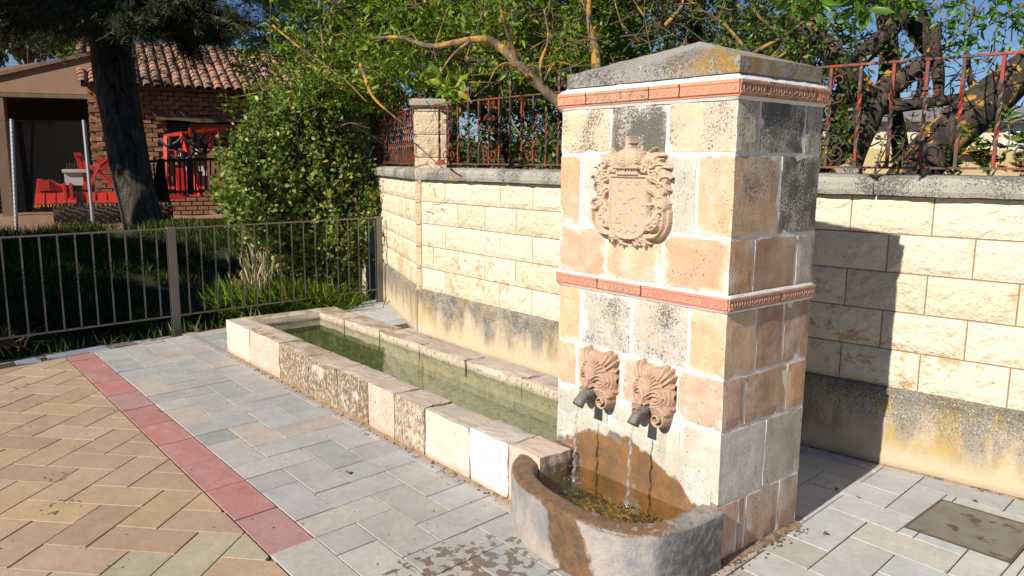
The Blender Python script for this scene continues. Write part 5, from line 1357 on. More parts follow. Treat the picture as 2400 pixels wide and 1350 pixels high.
# dense dark mass from the shrub to the pillar and behind it
T1 = hedge_tree('dense dark-leaved tree filling the view above the wall beside the pillar',
    [([(-2.6, 3.2, 1.2), (-2.65, 3.1, 2.2), (-2.5, 3.0, 3.2), (-2.3, 3.0, 4.3)], .09, .04), ([(-1.6, 3.5, 1.2), (-1.65, 3.3, 2.4), (-1.9, 3.2, 3.6)], .07, .03), ([(-.9, 3.6, 1.2), (-1.0, 3.3, 2.3), (-1.2, 3.1, 3.6)], .07, .03)],
    [(-5.2, -.2, 2.6, 4.6, 1.3, 4.2, 4300, 1.6, 1, -.15), (-3.4, -.7, 1.95, 2.7, 1.5, 3.4, 800, 1.7, 1, -.05), (-5.0, -1.2, 2.1, 3.2, 1.2, 2.5, 1500, 1.5, 1, -.1), (-8, -2.2, 3.8, 5.6, 1.2, 2.9, 1300, 1.2, 1, -.3)], .062, 7, 'leafB', .45, 3)
T2 = hedge_tree('bright glossy-leaved tree hanging over the corner pilaster',
    [([(-4.6, 3.0, 1.2), (-4.9, 2.7, 2.0), (-5.3, 2.3, 2.6), (-5.8, 2.0, 3.1), (-6.4, 1.6, 3.4)], .08, .03), ([(-3.3, 2.5, 1.9), (-3.7, 2.3, 2.35), (-4.3, 2.0, 2.6), (-5.0, 1.8, 2.72)], .045, .015), ([(-4.9, 2.7, 2.0), (-4.7, 2.5, 2.8), (-4.5, 2.3, 3.5)], .05, .02)],
    [(-7.2, -3.6, 2.3, 4.6, 2.3, 4.3, 1600, 1.3, 1, -.1), (-7.2, -4.4, 1.2, 2.6, 2.45, 3.9, 1250, 1.6, 1, -.05), (-4.6, -2.4, 1.7, 2.5, 2.4, 3.5, 750, 1.7, 1, -.05), (-9.5, -6.4, 2.6, 5.0, 1.2, 4.6, 1500, 1.2, 1, -.1), (-8.3, -6.4, .9, 2.5, 2.25, 3.7, 620, 1.4, 1, -.05)], .088, 8, 'leafA', .34, 9, curl=.35, big=True)
# lichen covered boughs reaching up from behind the iron fence
ob = empty('fruit_tree', (-2.7, 2.1, 1.3), 0, label='bare orange-lichened boughs of an old fruit tree just behind the fence', cat='fruit tree')
bl = [([(1330, 260, 5.5), (1270, 205, 5.5), (1215, 150, 5.5), (1160, 100, 5.6), (1110, 92, 5.6), (1010, 108, 5.8), (940, 88, 6), (870, 90, 6.2)], .040), ([(1275, 205, 5.5), (1268, 150, 5.4), (1285, 90, 5.4), (1275, 20, 5.4)], .016), ([(1215, 150, 5.5), (1190, 80, 5.4), (1175, 20, 5.3), (1165, -60, 5.3)], .020),
      ([(1270, 205, 5.5), (1300, 150, 5.5), (1350, 155, 5.5)], .014), ([(1240, 180, 5.45), (1195, 150, 5.4), (1165, 160, 5.3), (1148, 190, 5.2)], .014), ([(1400, 230, 5.8), (1395, 120, 5.8), (1380, 40, 5.8), (1385, -60, 5.8)], .05), ([(1395, 130, 5.8), (1350, 100, 5.7), (1300, 120, 5.6)], .014),
      ([(1700, 200, 5.0), (1760, 130, 5.0), (1830, 90, 5.0), (1900, 40, 5.0)], .022), ([(1760, 130, 5), (1700, 60, 5), (1640, 20, 5)], .014), ([(1830, 90, 5), (1780, 40, 4.9), (1750, -20, 4.9)], .012), ([(1850, 120, 5), (1790, 150, 4.9), (1740, 120, 4.9)], .012), ([(1500, 100, 5.4), (1460, 60, 5.3), (1440, 0, 5.3)], .014), ([(1560, 60, 5.4), (1600, 10, 5.3), (1590, -40, 5.3)], .014),
      ([(845, 150, 6.6), (870, 220, 6.4), (910, 262, 6.3), (960, 300, 6.3)], .017), ([(640, 60, 7), (700, 110, 6.9), (800, 180, 6.7), (860, 240, 6.5)], .011), ([(1110, 92, 5.6), (1060, 130, 5.6), (1020, 190, 5.5)], .012)]
for i, (L, r) in enumerate(bl):
    P = smooth_path(px_path(L), 6); MB().tube(P, [r*(1-.75*k/(len(P)-1)) for k in range(len(P))], 8, True, .5, i).build('bough', MT['barkorange'], ob, smooth=True)
mb = MB(); tr_ = random.Random(4)
for k in range(190):
    if k < 125: p = D(tr_.uniform(1180, 1950), tr_.uniform(-30, 230), tr_.uniform(4.9, 6.2))
    else: p = D(tr_.uniform(620, 1300), tr_.uniform(-10, 330), tr_.uniform(5.6, 7))
    d = Vector((tr_.gauss(0, 1), tr_.gauss(0, 1), tr_.gauss(.2, .8))).normalized(); l = tr_.uniform(.12, .42)
    if (p - Vector((-.45, .3, 2))).length < .75 or p.y < 1.0 - .0*p.x and p.x > -4: continue
    m_ = p+d*l*.5+Vector((tr_.gauss(0, .03), tr_.gauss(0, .03), tr_.gauss(0, .03))); e = p+d*l
    mb.tube([p, m_, e], [.0055, .004, .0015], 4, False)
    d2 = (d+Vector((tr_.gauss(0, .7), tr_.gauss(0, .7), tr_.gauss(0, .7)))).normalized(); mb.tube([m_, m_+d2*l*.4], [.004, .0015], 3, False)
mb.build('twigs', MT['twig'], ob, kind='stuff')
# the rosette hanging over the pilaster
def rosette_obj(spec, label, mat='leafD', cat='leafy twig', per=11, size=.075):
    c0 = D(*spec[0]); t = empty('leafy_twig', tuple(c0), 0, label=label, cat=cat); mb = MB(); C_, U_ = [], []
    for (px, py, d) in spec:
        c = D(px, py, d); u = Vector((nrs.normal()*.4, -.5+nrs.normal()*.3, -.4+nrs.normal()*.3)).normalized(); C_.append(tuple(c)); U_.append(tuple(u)); mb.tube([c-u*.45+Vector((0, .1, .15)), c-u*.2+Vector((0, .03, .06)), c], [.006, .005, .003], 5)
    mb.build('stem', MT['twig'], t); Cc, Dr, S = rosettes(np.array(C_), np.array(U_), per, size, .95, .006); leaf_mesh('leaves', Cc, Dr, S, MT[mat], t, asp=.34, big=True, curl=.35); return t
rosette_obj([(1052, 205, 5.9), (1060, 225, 5.85), (1030, 190, 6.0), (1075, 190, 5.9), (1000, 175, 6.1)], 'bright rosette of leaves hanging in front of the corner pilaster cap', size=.15, mat='leafA')
rosette_obj([(1860, 5, 3.4), (1880, 20, 3.4), (1920, 10, 3.4), (1965, 15, 3.4), (2010, 5, 3.4), (2030, 40, 3.35), (2000, 25, 3.4), (2060, 10, 3.4), (2095, 15, 3.5), (1990, -20, 3.4), (1900, -20, 3.4), (2050, -20, 3.4), (2120, 5, 3.6), (1845, -10, 3.5)], 'cluster of large fresh leaves hanging at the top beside the pillar cap', size=.10, per=10)
rosette_obj([(2250, 20, 4.2), (2290, 40, 4.2), (2330, 30, 4.2), (2360, 10, 4.2), (2390, 40, 4.2), (2270, 90, 4.3), (2300, 70, 4.3), (2230, 60, 4.3), (2200, 20, 4.3), (2170, 10, 4.3), (2340, -10, 4.2), (2400, 0, 4.2), (2260, 110, 4.35), (2380, 60, 4.3), (2140, 20, 4.3)], 'loose leaf cluster at the upper right above the iron fence', size=.075, per=8)

# ------------------------------------------------------------------ old gnarled trees on the right
def gn(name, label, limbs, cat='old tree', bark='bark'):
    b = D(*limbs[0][0][0]); t = empty(name, tuple(b), 0, label=label, cat=cat)
    for i, (L, r0, r1) in enumerate(limbs):
        P = smooth_path(px_path(L), 7); m = len(P)-1
        MB().tube(P, [1.15*(r0+(r1-r0)*k/m) for k in range(m+1)], 14, True, .26, i+3).build('trunk' if i == 0 else 'limb', MT[bark], t, smooth=True)
    return t
q4 = lambda L, d: [(1880+a*.2592, 80+b*.2592, d+(c if True else 0)) for a, b, c in L]
ga = gn('gnarled_tree', 'old forked tree trunk with yellow lichen just right of the pillar', [
    (q4([(300, 1290, 0), (400, 1060, 0), (510, 850, 0), (590, 690, 0), (700, 560, 0)], 5.2), .115, .085),
    (q4([(640, 640, 0), (520, 500, 0), (440, 380, 0), (330, 240, 0), (200, 90, .1), (60, -40, .2), (-120, -120, .4)], 5.2), .080, .050),
    (q4([(680, 600, 0), (780, 450, .1), (790, 250, .2), (780, 60, .3), (760, -300, .4)], 5.2), .070, .05),
    (q4([(440, 320, 0), (540, 210, 0), (700, 70, 0), (820, -60, .1), (950, -300, .2)], 5.2), .058, .045),
    (q4([(740, 520, 0), (880, 430, 0), (1010, 330, -.05), (1110, 260, -.1), (1180, 170, 0), (1220, -60, 0)], 5.2), .062, .030),
    (q4([(660, 690, 0), (800, 665, -.02), (1000, 640, -.05), (1250, 610, 0), (1480, 560, .1), (1640, 470, .2), (1760, 430, .2)], 5.2), .040, .022)])
gb = gn('gnarled_tree', 'thick tree trunk leaning hard to the right behind the iron fence', [
    (q4([(900, 1400, 0), (1040, 1210, 0), (1220, 1010, 0), (1480, 780, 0), (1740, 560, 0), (1960, 350, .1), (2250, 60, .2), (2500, -300, .4)], 5.0), .125, .085),
    (q4([(1500, 770, 0), (1560, 560, .1), (1500, 330, .2), (1500, 180, .2)], 5.1), .03, .012)])
gc = gn('gnarled_tree', 'slim dark second stem rising straight beside the forked trunk', [
    (q4([(270, 1250, 0), (320, 960, 0), (370, 700, 0), (420, 480, 0), (470, 380, 0)], 5.7), .080, .060),])
gd = gn('gnarled_tree', 'dark stem hanging in from the top above the horizontal branch', [
    (q4([(1010, -160, 0), (1110, 60, 0), (1190, 190, 0), (1230, 380, 0), (1235, 600, 0)], 5.6), .075, .022),
    (q4([(1090, 360, 0), (1060, 520, 0), (990, 620, 0)], 5.6), .025, .014), (q4([(1190, 190, 0), (1290, 110, 0), (1420, 90, 0)], 5.6), .02, .008)], bark='barkdark')
mb = MB(); tr_ = random.Random(14)
def twiggy(p, d, l, r, k):
    e = p+d*l; m_ = (p+e)/2+Vector((tr_.gauss(0, .06), tr_.gauss(0, .06), tr_.gauss(0, .06)))*l; mb.tube([p, m_, e], [r, r*.8, r*.5], 4, False)
    for q in range(2):
        c = m_+(e-m_)*tr_.random()
        if q: mb.box(c, (.008, .007, .012), tr_.random()*3)
    if k: 
        for _ in range(tr_.choice((1, 2, 2))): twiggy(tr_.choice((m_, e)), (d+Vector((tr_.gauss(0, .6), tr_.gauss(0, .6), tr_.gauss(0, .6)))).normalized(), l*tr_.uniform(.5, .9), r*.6, k-1)
for k in range(85):
    p = D(tr_.uniform(1930, 2420), tr_.uniform(20, 290), tr_.uniform(4.9, 5.9)); twiggy(p, Vector((tr_.gauss(0, 1), tr_.gauss(0, 1), tr_.gauss(0, .8))).normalized(), tr_.uniform(.12, .3), .0055, 2)
mb.build('twigs', MT['barkdark'], ga, kind='stuff')
cs = np.array([tuple(D(tr_.uniform(1900, 2420), tr_.uniform(-60, 70) if tr_.random() < .75 else tr_.uniform(60, 150), tr_.uniform(4.7, 5.8))) for _ in range(120)])
Cc, Dr, S = rosettes(cs, unit(len(cs)), 6, .06, 1, .02); leaf_mesh('leaves', Cc, Dr, S, MT['leafB'], ga, asp=.5, big=False)
# canopy above the frame that the twigs belong to
cs = np.array([tuple(D(tr_.uniform(1300, 2900), tr_.uniform(-500, -60), tr_.uniform(4.8, 7))) for _ in range(500)])
Cc, Dr, S = rosettes(cs, unit(len(cs)), 7, .07, 1, .02); leaf_mesh('leaves', Cc, Dr, S, MT['leafB'], gb, asp=.5, big=False)
# low plants on the garden soil behind the coping
def sprig(name, base, h, nl, ls, label, seed, cat='plant', mat='leafB'):
    r_ = random.Random(seed); b = Vector(base); t = empty(name, tuple(b), 0, label=label, cat=cat); mb = MB(); C_, U_ = [], []
    for s in range(3 if h < .6 else 2):
        e = b+Vector((r_.gauss(0, h*.22), r_.gauss(0, h*.12), h*r_.uniform(.7, 1))); P = smooth_path([b, (b+e)/2+Vector((r_.gauss(0, .03), 0, 0)), e], 5); mb.tube(P, lerp_list([.006, .004, .002], 5), 4)
        for q in range(nl):
            p = P[min(len(P)-1, int(r_.uniform(.2, 1)*len(P)))]; C_.append(tuple(p)); U_.append((r_.gauss(0, 1), r_.gauss(0, 1), r_.uniform(-.1, .6)))
    mb.build('stem', MT['twig'], t); leaf_mesh('leaves', np.array(C_), np.array(U_), np.full(len(C_), ls)*nrs.uniform(.6, 1.1, len(C_)), MT[mat], t, asp=.4, big=True); return t
sprig('weed_plant', D(2115, 400, 4.9), .42, 26, .045, 'thin upright weed between two fence bars against the pale house wall', 1, mat='leafE')
sprig('weed_plant', D(2048, 410, 4.8), .36, 22, .04, 'spindly weed at the foot of the forked trunk', 2)
sprig('leafy_plant', D(2320, 420, 4.6), .40, 40, .075, 'dark broad-leaved plant behind the scrolls at the right edge', 3)
sprig('leafy_plant', D(2390, 420, 4.7), .36, 40, .07, 'dark broad-leaved plant in the far right corner behind the coping', 4)
sprig('leafy_plant', D(2230, 425, 4.6), .22, 30, .06, 'small dark plant under the leaning trunk', 5)

# garden soil behind the wall
mb = MB(); mb.add([(-8.2, 3.2, 1.22), (-4.5, 1.8, 1.22), (-2.5, 1.68, 1.22), (0, 1.9, 1.22), (3.8, 2.6, 1.22), (6, 9, 1.05), (-8.2, 9, 1.05)], [tuple(range(7))])
mb.build('soil', MT['terrain'], label='raised garden soil behind the wall', kind='structure')
MB().add([tuple(D(1960+a, 405+b, 4.9)+Vector((0, 0, .0))) for a, b in ((-30, 20), (-10, -8), (20, -22), (60, -12), (80, 20))]+[tuple(D(1960+a, 405+b, 5.15)) for a, b in ((-30, 20), (-10, -8), (20, -22), (60, -12), (80, 20))], [(0, 1, 2, 3, 4), (9, 8, 7, 6, 5), (0, 5, 6, 1), (1, 6, 7, 2), (2, 7, 8, 3), (3, 8, 9, 4)]).build('garden_rock', MT['coping'], label='lichened rock on the soil at the foot of the forked trunk', cat='rock')

# ------------------------------------------------------------------ pale house far right
hs = empty('pale_house', tuple(D(2150, 420, 38)), 0, label='long cream house with a grey sloping roof far behind the iron fence', cat='house')
A = D(1760, 0, 38); B = D(2700, 0, 38); A.z = B.z = 0; t = (B-A).normalized(); nb_ = Vector((-t.y, t.x, 0)); 
if (nb_).dot(F) < 0: nb_ = -nb_
def hz(px, py, d=38): return D(px, py, d).z
zt = hz(2150, 284); zb = hz(2150, 348); zr = hz(2150, 250, 41)
L = (B-A).length
def quad(name, pts, mat, parent, **k): return MB().add(pts, [tuple(range(len(pts)))]).build(name, mat, parent, **k)
def V3(p, z): return Vector((p.x, p.y, z))
mb = MB(); ang = math.atan2(t.y, t.x); c = (A+B)/2+nb_*3
mb.box((c.x, c.y, (zt+zb)/2), (L, 6, zt-zb), ang); mb.build('wall', MT['housewall'], hs)
MB().box((c.x-nb_.x*.1, c.y-nb_.y*.1, zb/2-.25), (L, 6.0, zb+.5-.01), ang).build('plinth', MT['housebase'], hs)
mb = MB(); e_ = .5
p = [V3(A-nb_*e_, zt+.0), V3(B-nb_*e_, zt+.0), V3(B+nb_*3, zr), V3(A+nb_*3, zr), V3(A+nb_*6.5, zt), V3(B+nb_*6.5, zt)]
p2 = [q+Vector((0, 0, .14)) for q in p]; mb.add(p+p2, [(0, 1, 2, 3)[::-1], (6, 7, 8, 9), (3, 2, 5, 4)[::-1], (9, 8, 11, 10), (0, 6, 7, 1)[::-1], (4, 5, 11, 10)[::-1], (0, 3, 9, 6), (3, 4, 10, 9), (1, 7, 8, 2), (2, 8, 11, 5)]); mb.build('roof', MT['greyroof'], hs)
def onwall(px, py, wpx, hpx, mat, name, out=.06, parent=hs):
    q = D(px, py, 1)-CAM; k = (A-CAM).dot(nb_)/q.dot(nb_); p_ = CAM+q*k; sc = (p_-CAM).dot(F)/FPX
    return MB().box((p_.x-nb_.x*out/2, p_.y-nb_.y*out/2, p_.z), (wpx*sc, out, hpx*sc), ang).build(name, mat, parent)
onwall(2384, 345, 60, 112, MT['whitedoor'], 'garage_door', .08)
wf = onwall(2051, 300, 14, 15, MT['whitedoor'], 'window', .08)
for dx in (-3.6, 3.6):
    for dy in (-3.6, 3.6): onwall(2051+dx, 300+dy, 5.4, 5.6, MT['glass'], 'pane', .12, wf)
onwall(2262, 357, 108, 9, MT['orangebeam'], 'orange_beam', .5)
A2_ = (A+B)/2-nb_*9
# ------------------------------------------------------------------ adobe barn
P1 = D(228, 520, 19); P2 = D(735, 520, 21.4); P1.z = P2.z = .3; t = (P2-P1).normalized(); nn = Vector((-t.y, t.x, 0))
if nn.dot(F) < 0: nn = -nn                              # nn points away from the camera
bl_ = (P2-P1).length+2.6; zE = D(235, 196, 19).z; zR = D(205, 108, 21.6).z; dep = 2.9
bn = empty('adobe_barn', tuple(P1), 0, label='low red adobe brick barn with a mossy clay tile roof', cat='barn')
ang = math.atan2(t.y, t.x)
def bp(s, z, o=0.): q = P1+t*s-nn*o; return Vector((q.x, q.y, z))
def bbox(s0, s1, z0, z1, o0, o1, name, mat, parent=bn, **k):
    c = P1+t*((s0+s1)/2)-nn*((o0+o1)/2); return MB().box((c.x, c.y, (z0+z1)/2), (s1-s0, abs(o1-o0), z1-z0), ang).build(name, mat, parent, **k)
wl_ = [(0, 1.68, .1, zE), (3.62, bl_, .1, zE), (1.68, 3.62, D(480, 278, 20.3).z+.1, zE), (1.68, 3.62, .1, .9)]
for a, b, c, d in wl_: bbox(a, b, c, d, -.35, 0, 'wall', MT['adobe'])
bbox(0, bl_, .1, zE+.2, -4.8, -4.5, 'wall', MT['adobe']); bbox(0, .35, .1, zE+.2, -4.5, -.36, 'wall', MT['adobe']); bbox(bl_-.35, bl_, .1, zE+.2, -4.5, -.36, 'wall', MT['adobe'])
zl = D(480, 283, 20.3).z
mb = MB(); Lp = [bp(1.45+k*.3, zl+.02+.025*math.sin(k*1.3), .02) for k in range(9)]
for a, b in zip(Lp, Lp[1:]): mb.beam(a, b, .17, .15)
mb.build('lintel', MT['wood'], bn)
bbox(1.68, 3.62, .9, zl-.1, -.28, -.2, 'window_boarding', MT['adobe'])
wd = bbox(1.72, 2.22, zl-.75, zl-.1, -.20, -.17, 'window', MT['glass']); bbox(2.22, 2.30, .9, zl-.1, -.20, -.10, 'post', MT['wood'])
# rough adobe bricks proud of the wall, one by one where they show
r_ = random.Random(12); bme = []
for k in range(6):
    bm = bmesh.new(); bmesh.ops.create_cube(bm, size=1); bmesh.ops.subdivide_edges(bm, edges=bm.edges[:], cuts=1, use_grid_fill=True)
    for v_ in bm.verts: v_.co = Vector((v_.co.x*.25, v_.co.y*.09, v_.co.z*.095)) + mnoise.noise_vector(v_.co*3+Vector((k*5., 0, 0)))*.022
    me = bpy.data.meshes.new('brick'); bm.to_mesh(me); bm.free(); me.materials.append(MT['adobe_brick']); bme.append(me)
cnt = 0; rowz = .35; row = 0; rest = MB()
while rowz < zE-.05:
    s = .12 + (row % 2)*.13
    while s < bl_-.2:
        inwin = 1.6 < s < 3.7 and .85 < rowz < zl+.12
        if not inwin:
            vis = (s < 4.6 and rowz > 1.15)
            if vis and cnt < 298:
                c = P1+t*s+nn*(-.012+r_.uniform(-.014, .01)); k = r_.uniform(.75, 1.2)
                link('brick', bme[r_.randrange(6)], MT['adobe_brick'], bn, (c.x, c.y, rowz+r_.uniform(-.008, .008)), ang, (.35*k, .175*k, .10*k, 1)); cnt += 1
            else:
                c = P1+t*s+nn*(-.01); rest.box((c.x, c.y, rowz), (.24, .07, .085), ang+r_.uniform(-.03, .03))
        s += .272
    rowz += .113; row += 1
rest.build('brickwork', MT['adobe'], bn, kind='stuff')
# tile roof: under-tiles as a sheet, barrel tiles on top
slope = Vector((nn.x*dep, nn.y*dep, zR-zE)); SL = slope.length; sd_ = slope.normalized(); up_ = t.cross(sd_); 
if up_.z < 0: up_ = -up_
rf = empty('roof', (P1.x, P1.y, zE)); rf.parent = bn; rf.location = Vector((0, 0, zE))-Vector((0, 0, P1.z))
mb = MB(); a = bp(-.12, zE+.02-.08, .32); b = bp(bl_+.1, zE-.06, .32); sl_ = sd_*(SL+.37)
mb.add([a, b, b+sl_, a+sl_]+[q-up_*.10 for q in (a, b, b+sl_, a+sl_)], [(0, 1, 2, 3), (7, 6, 5, 4), (0, 4, 5, 1), (3, 2, 6, 7), (0, 3, 7, 4), (1, 5, 6, 2)]); mb.build('roof_deck', MT['rooftile'], rf, color=(.12, .07, .05, 1))
bk0, bk1 = a+sl_, b+sl_; bk = Vector((nn.x*dep, nn.y*dep, -(zR-zE)))
mb = MB(); mb.add([bk0, bk1, bk1+bk, bk0+bk]+[q-Vector((0, 0, .1)) for q in (bk0, bk1, bk1+bk, bk0+bk)], [(0, 1, 2, 3), (7, 6, 5, 4), (0, 4, 7, 3), (1, 2, 6, 5), (3, 7, 6, 2)]); mb.build('back_slope', MT['rooftile'], rf, color=(.36, .18, .12, 1))
def tile_mesh(L, r0, r1, seed):
    v = []; f = []; n = 6
    for (y, r, dz) in ((0, r0, .018), (L, r1, -.006)):
        for q in range(n+1):
            a = math.pi*q/n; v.append((math.cos(a)*r, y, math.sin(a)*r*.8+dz))
        for q in range(n+1):
            a = math.pi*q/n; v.append((math.cos(a)*(r-.016), y, math.sin(a)*(r-.016)*.8+dz))
    m = n+1
    for q in range(n): f += [(q, q+1, 2*m+q+1, 2*m+q), (m+q+1, m+q, 3*m+q, 3*m+q+1), (q+1, q, m+q, m+q+1)]
    me = bpy.data.meshes.new('roof_tile'); me.from_pydata(v, [], f); me.update(); me.materials.append(MT['rooftile']); return me
tms = [tile_mesh(.46, .098, .080, k) for k in range(2)]
Rm = Matrix((t, sd_, up_)).transposed().to_4x4(); tcols = [(.34, .16, .10), (.40, .20, .125), (.28, .15, .10), (.38, .24, .16), (.22, .15, .105), (.42, .20, .12), (.30, .21, .15)]
s = -.10; pitch = .232; allp = []
while s < bl_+.05:
    d = -.1
    while d < SL+.1: allp.append((s, d)); d += .265
    s += pitch
allp.sort(key=lambda q: abs(q[0]-2.2)); ri = rf.matrix_basis
rest = MB()
for i, (s, d) in enumerate(allp):
    p = bp(0, zE-.06, .32)+t*(s+r_.uniform(-.012, .012))+sd_*d+up_*(.0+r_.uniform(-.008, .01))
    if i < 300:
        o = bpy.data.objects.new('roof_tile', tms[i % 2]); COL.objects.link(o); o.parent = rf
        c = r_.choice(tcols); k = r_.uniform(.8, 1.15); o.color = (c[0]*k, c[1]*k, c[2]*k, 1)
        o.matrix_basis = Matrix.Translation(p-P1-rf.location) @ Rm @ Matrix.Rotation(r_.uniform(-.06, .06), 4, 'Z')
    else:
        me = tms[0]; M_ = Matrix.Translation(p) @ Rm; rest.add([M_ @ v_.co for v_ in me.vertices], [tuple(q.vertices) for q in me.polygons])
rest.build('roof_tile', MT['rooftile'], rf, kind='stuff', color=(.38, .21, .14, 1))
# rubble of under-tile mouths along the eave
mb = MB(); s = -.0
while s < bl_:
    p = bp(0, zE-.10, .40)+t*(s+.116); n_ = 6; v = []
    for o_ in (0, .25):
        for q in range(n_+1):
            a = math.pi+math.pi*q/n_; v.append(p+t*math.cos(a)*.075+Vector((0, 0, .05+math.sin(a)*.06))+sd_*o_)
    mb.add(v, [(q, q+1, n_+1+q+1, n_+1+q) for q in range(n_)]); s += pitch
mb.build('channel_tile', MT['rooftile'], rf, kind='stuff', color=(.42, .27, .18, 1))
# verge tiles along the left gable
bbox(-.02, .02, zE, zE+.04, -.1, 0, 'corner_brick', MT['adobe'])
g_ = MB(); g_.add([bp(0, zE-.1, -.02), bp(.3, zE-.1, -.02), bp(.3, zR-.06, -dep), bp(0, zR-.06, -dep), bp(0, zE-.1, -4.5), bp(.3, zE-.1, -4.5)], [(0, 3, 4), (1, 5, 2), (0, 1, 2, 3), (3, 2, 5, 4)]); g_.build('gable', MT['adobe'], bn)

# ------------------------------------------------------------------ open shed left of the barn
sd0 = empty('open_shed', tuple(D(90, 520, 18.6)), 0, label='open shed with a pinkish rendered fascia left of the barn', cat='shed')
Q1 = D(221, 222, 18.9); Q0 = D(-330, 226, 17.6); z0 = Q1.z
tq = Vector((Q0.x-Q1.x, Q0.y-Q1.y, 0)); LQ = tq.length; tq.normalize(); nq = Vector((-tq.y, tq.x, 0))
if nq.dot(F) < 0: nq = -nq
aq = math.atan2(tq.y, tq.x)
def qp(s, z, o=0.): q = Q1+tq*s+nq*o; return Vector((q.x, q.y, z))
zA = D(203, 132, 18.9).z; zB_ = D(0, 180, 18.3).z; s0_ = (D(0, 225, 18.3)-Q1).length; zC = zA+(zB_-zA)/s0_*LQ
mb = MB(); mb.add([qp(0, z0), qp(LQ, z0), qp(LQ, max(z0+.05, zC)), qp(0, zA)]+[qp(0, z0, .18), qp(LQ, z0, .18), qp(LQ, max(z0+.05, zC), .18), qp(0, zA, .18)], [(0, 1, 2, 3), (7, 6, 5, 4), (0, 4, 5, 1), (3, 2, 6, 7), (0, 3, 7, 4), (1, 5, 6, 2)]); mb.build('fascia', MT['fascia'], sd0)
mb = MB(); e = .08
mb.add([qp(-.1, zA+.03, -e), qp(LQ, zC+.03, -e), qp(LQ, zC+.03, 5), qp(-.1, zA+.03, 5)]+[qp(-.1, zA+.11, -e), qp(LQ, zC+.11, -e), qp(LQ, zC+.11, 5), qp(-.1, zA+.11, 5)], [(0, 1, 2, 3), (7, 6, 5, 4), (0, 4, 5, 1), (3, 2, 6, 7), (0, 3, 7, 4), (1, 5, 6, 2)]); mb.build('roof', MT['wood'], sd0)
def qbox(s0, s1, z0_, z1_, o0, o1, name, mat, parent=sd0): 
    c = Q1+tq*((s0+s1)/2)+nq*((o0+o1)/2); return MB().box((c.x, c.y, (z0_+z1_)/2), (abs(s1-s0), abs(o1-o0), z1_-z0_), aq).build(name, mat, parent)
qbox(0, LQ, .1, z0+.5, 4.8, 5, 'back_wall', MT['mudsteel_shade']); qbox(LQ-.2, LQ, .1, z0+.3, 0, 5, 'side_wall', MT['mudsteel_shade']); qbox(-.25, -.05, .1, z0+.5, .5, 5, 'side_wall', MT['mudsteel_shade'])  # near-black walls: the shed's inner shade is put into their colour
qbox(s0_-.03, s0_+.2, .1, z0-.005, .02, .25, 'post', MT['wood']); qbox(.0, LQ, z0-.1, z0-.01, .0, .2, 'lintel', MT['wood'])

# ------------------------------------------------------------------ red machines
hr = empty('power_harrow', tuple(D(230, 520, 16.6)), 0, label='red rotary harrow with a white hopper standing on gravel before the shed', cat='harrow')
W0 = D(95, 475, 16.4); W1 = D(430, 470, 17.6); W0.z = W1.z = 0; th = (W1-W0).normalized(); LH = (W1-W0).length; nh = Vector((-th.y, th.x, 0))
if nh.dot(F) > 0: nh = -nh                              # toward the camera
ah = math.atan2(th.y, th.x)
kx = lambda px: LH*(px-95)/335.
Z = lambda py: D(200, py, 16.8).z
def hp(px, py, o=0.): q = W0+th*kx(px)+nh*o; return Vector((q.x, q.y, Z(py)))
def hbox(px0, px1, py0, py1, o0, o1, name, mat='redpaint', parent=hr):
    c = W0+th*((kx(px0)+kx(px1))/2)+nh*((o0+o1)/2); return MB().box((c.x, c.y, (Z(py0)+Z(py1))/2), (kx(px1)-kx(px0), abs(o1-o0), Z(py0)-Z(py1)), ah).build(name, MT[mat], parent)
hbox(95, 430, 470, 450, -.35, .0, 'frame')
for i, (a, b) in enumerate(((84, 108), (110, 130), (132, 154), (156, 176), (196, 222), (224, 246), (248, 270), (272, 296), (300, 322), (324, 346))):
    m2 = MB(); m2.beam(hp((a+b)/2, 452, .02), hp((a+b)/2, 476, .24), kx(b)-kx(a) if False else .17, .03, 0); m2.build('deflector', MT['redpaint'], hr)
    m2 = MB()
    for q in range(3): c = hp(a+(b-a)*(q+.5)/3, 479, .26); m2.box(tuple(c), (.028, .012, .05), ah)
    m2.build('warning_sticker', MT['yellow'], hr)
m2 = MB(); m2.add([hp(80, 484, .1), hp(92, 486, .1), hp(104, 420, .0), hp(92, 418, .0)]+[hp(80, 484, .04), hp(92, 486, .04), hp(104, 420, -.06), hp(92, 418, -.06)], [(0, 1, 2, 3), (7, 6, 5, 4), (0, 4, 5, 1), (3, 2, 6, 7), (0, 3, 7, 4), (1, 5, 6, 2)]); m2.build('side_plate', MT['redpaint'], hr)
hbox(94, 118, 446, 422, -.3, .06, 'gear_housing')
m2 = MB(); m2.tube([hp(118, 436, -.1), hp(135, 440, -.1), hp(160, 443, -.1)], [.16, .10, .06], 10); m2.build('drive_cone', MT['redpaint'], hr)
for px in (152, 166): m2 = MB(); m2.beam(hp(px, 470, .1), hp(px-3, 432, -.05), .05, .18, 0); m2.build('bracket', MT['redpaint'], hr)
hp_ = hbox(152, 194, 434, 405, -.45, -.02, 'hopper', 'whiteplastic'); hbox(148, 206, 404, 397, -.5, .03, 'hopper_lid', 'whiteplastic')
for q in range(6): m2 = MB(); m2.beam(hp(156+q*6, 397, -.4), hp(158+q*6, 384-(q % 2)*3, -.4), .02); m2.build('hopper_tine', MT['mudsteel_shade'], hr)
for px in (182, 194): m2 = MB(); m2.beam(hp(px, 362, -.1), hp(px+22, 440, -.1), .05, .08); m2.build('mast', MT['redpaint'], hr)
hbox(178, 194, 366, 358, -.2, .0, 'mast_head')
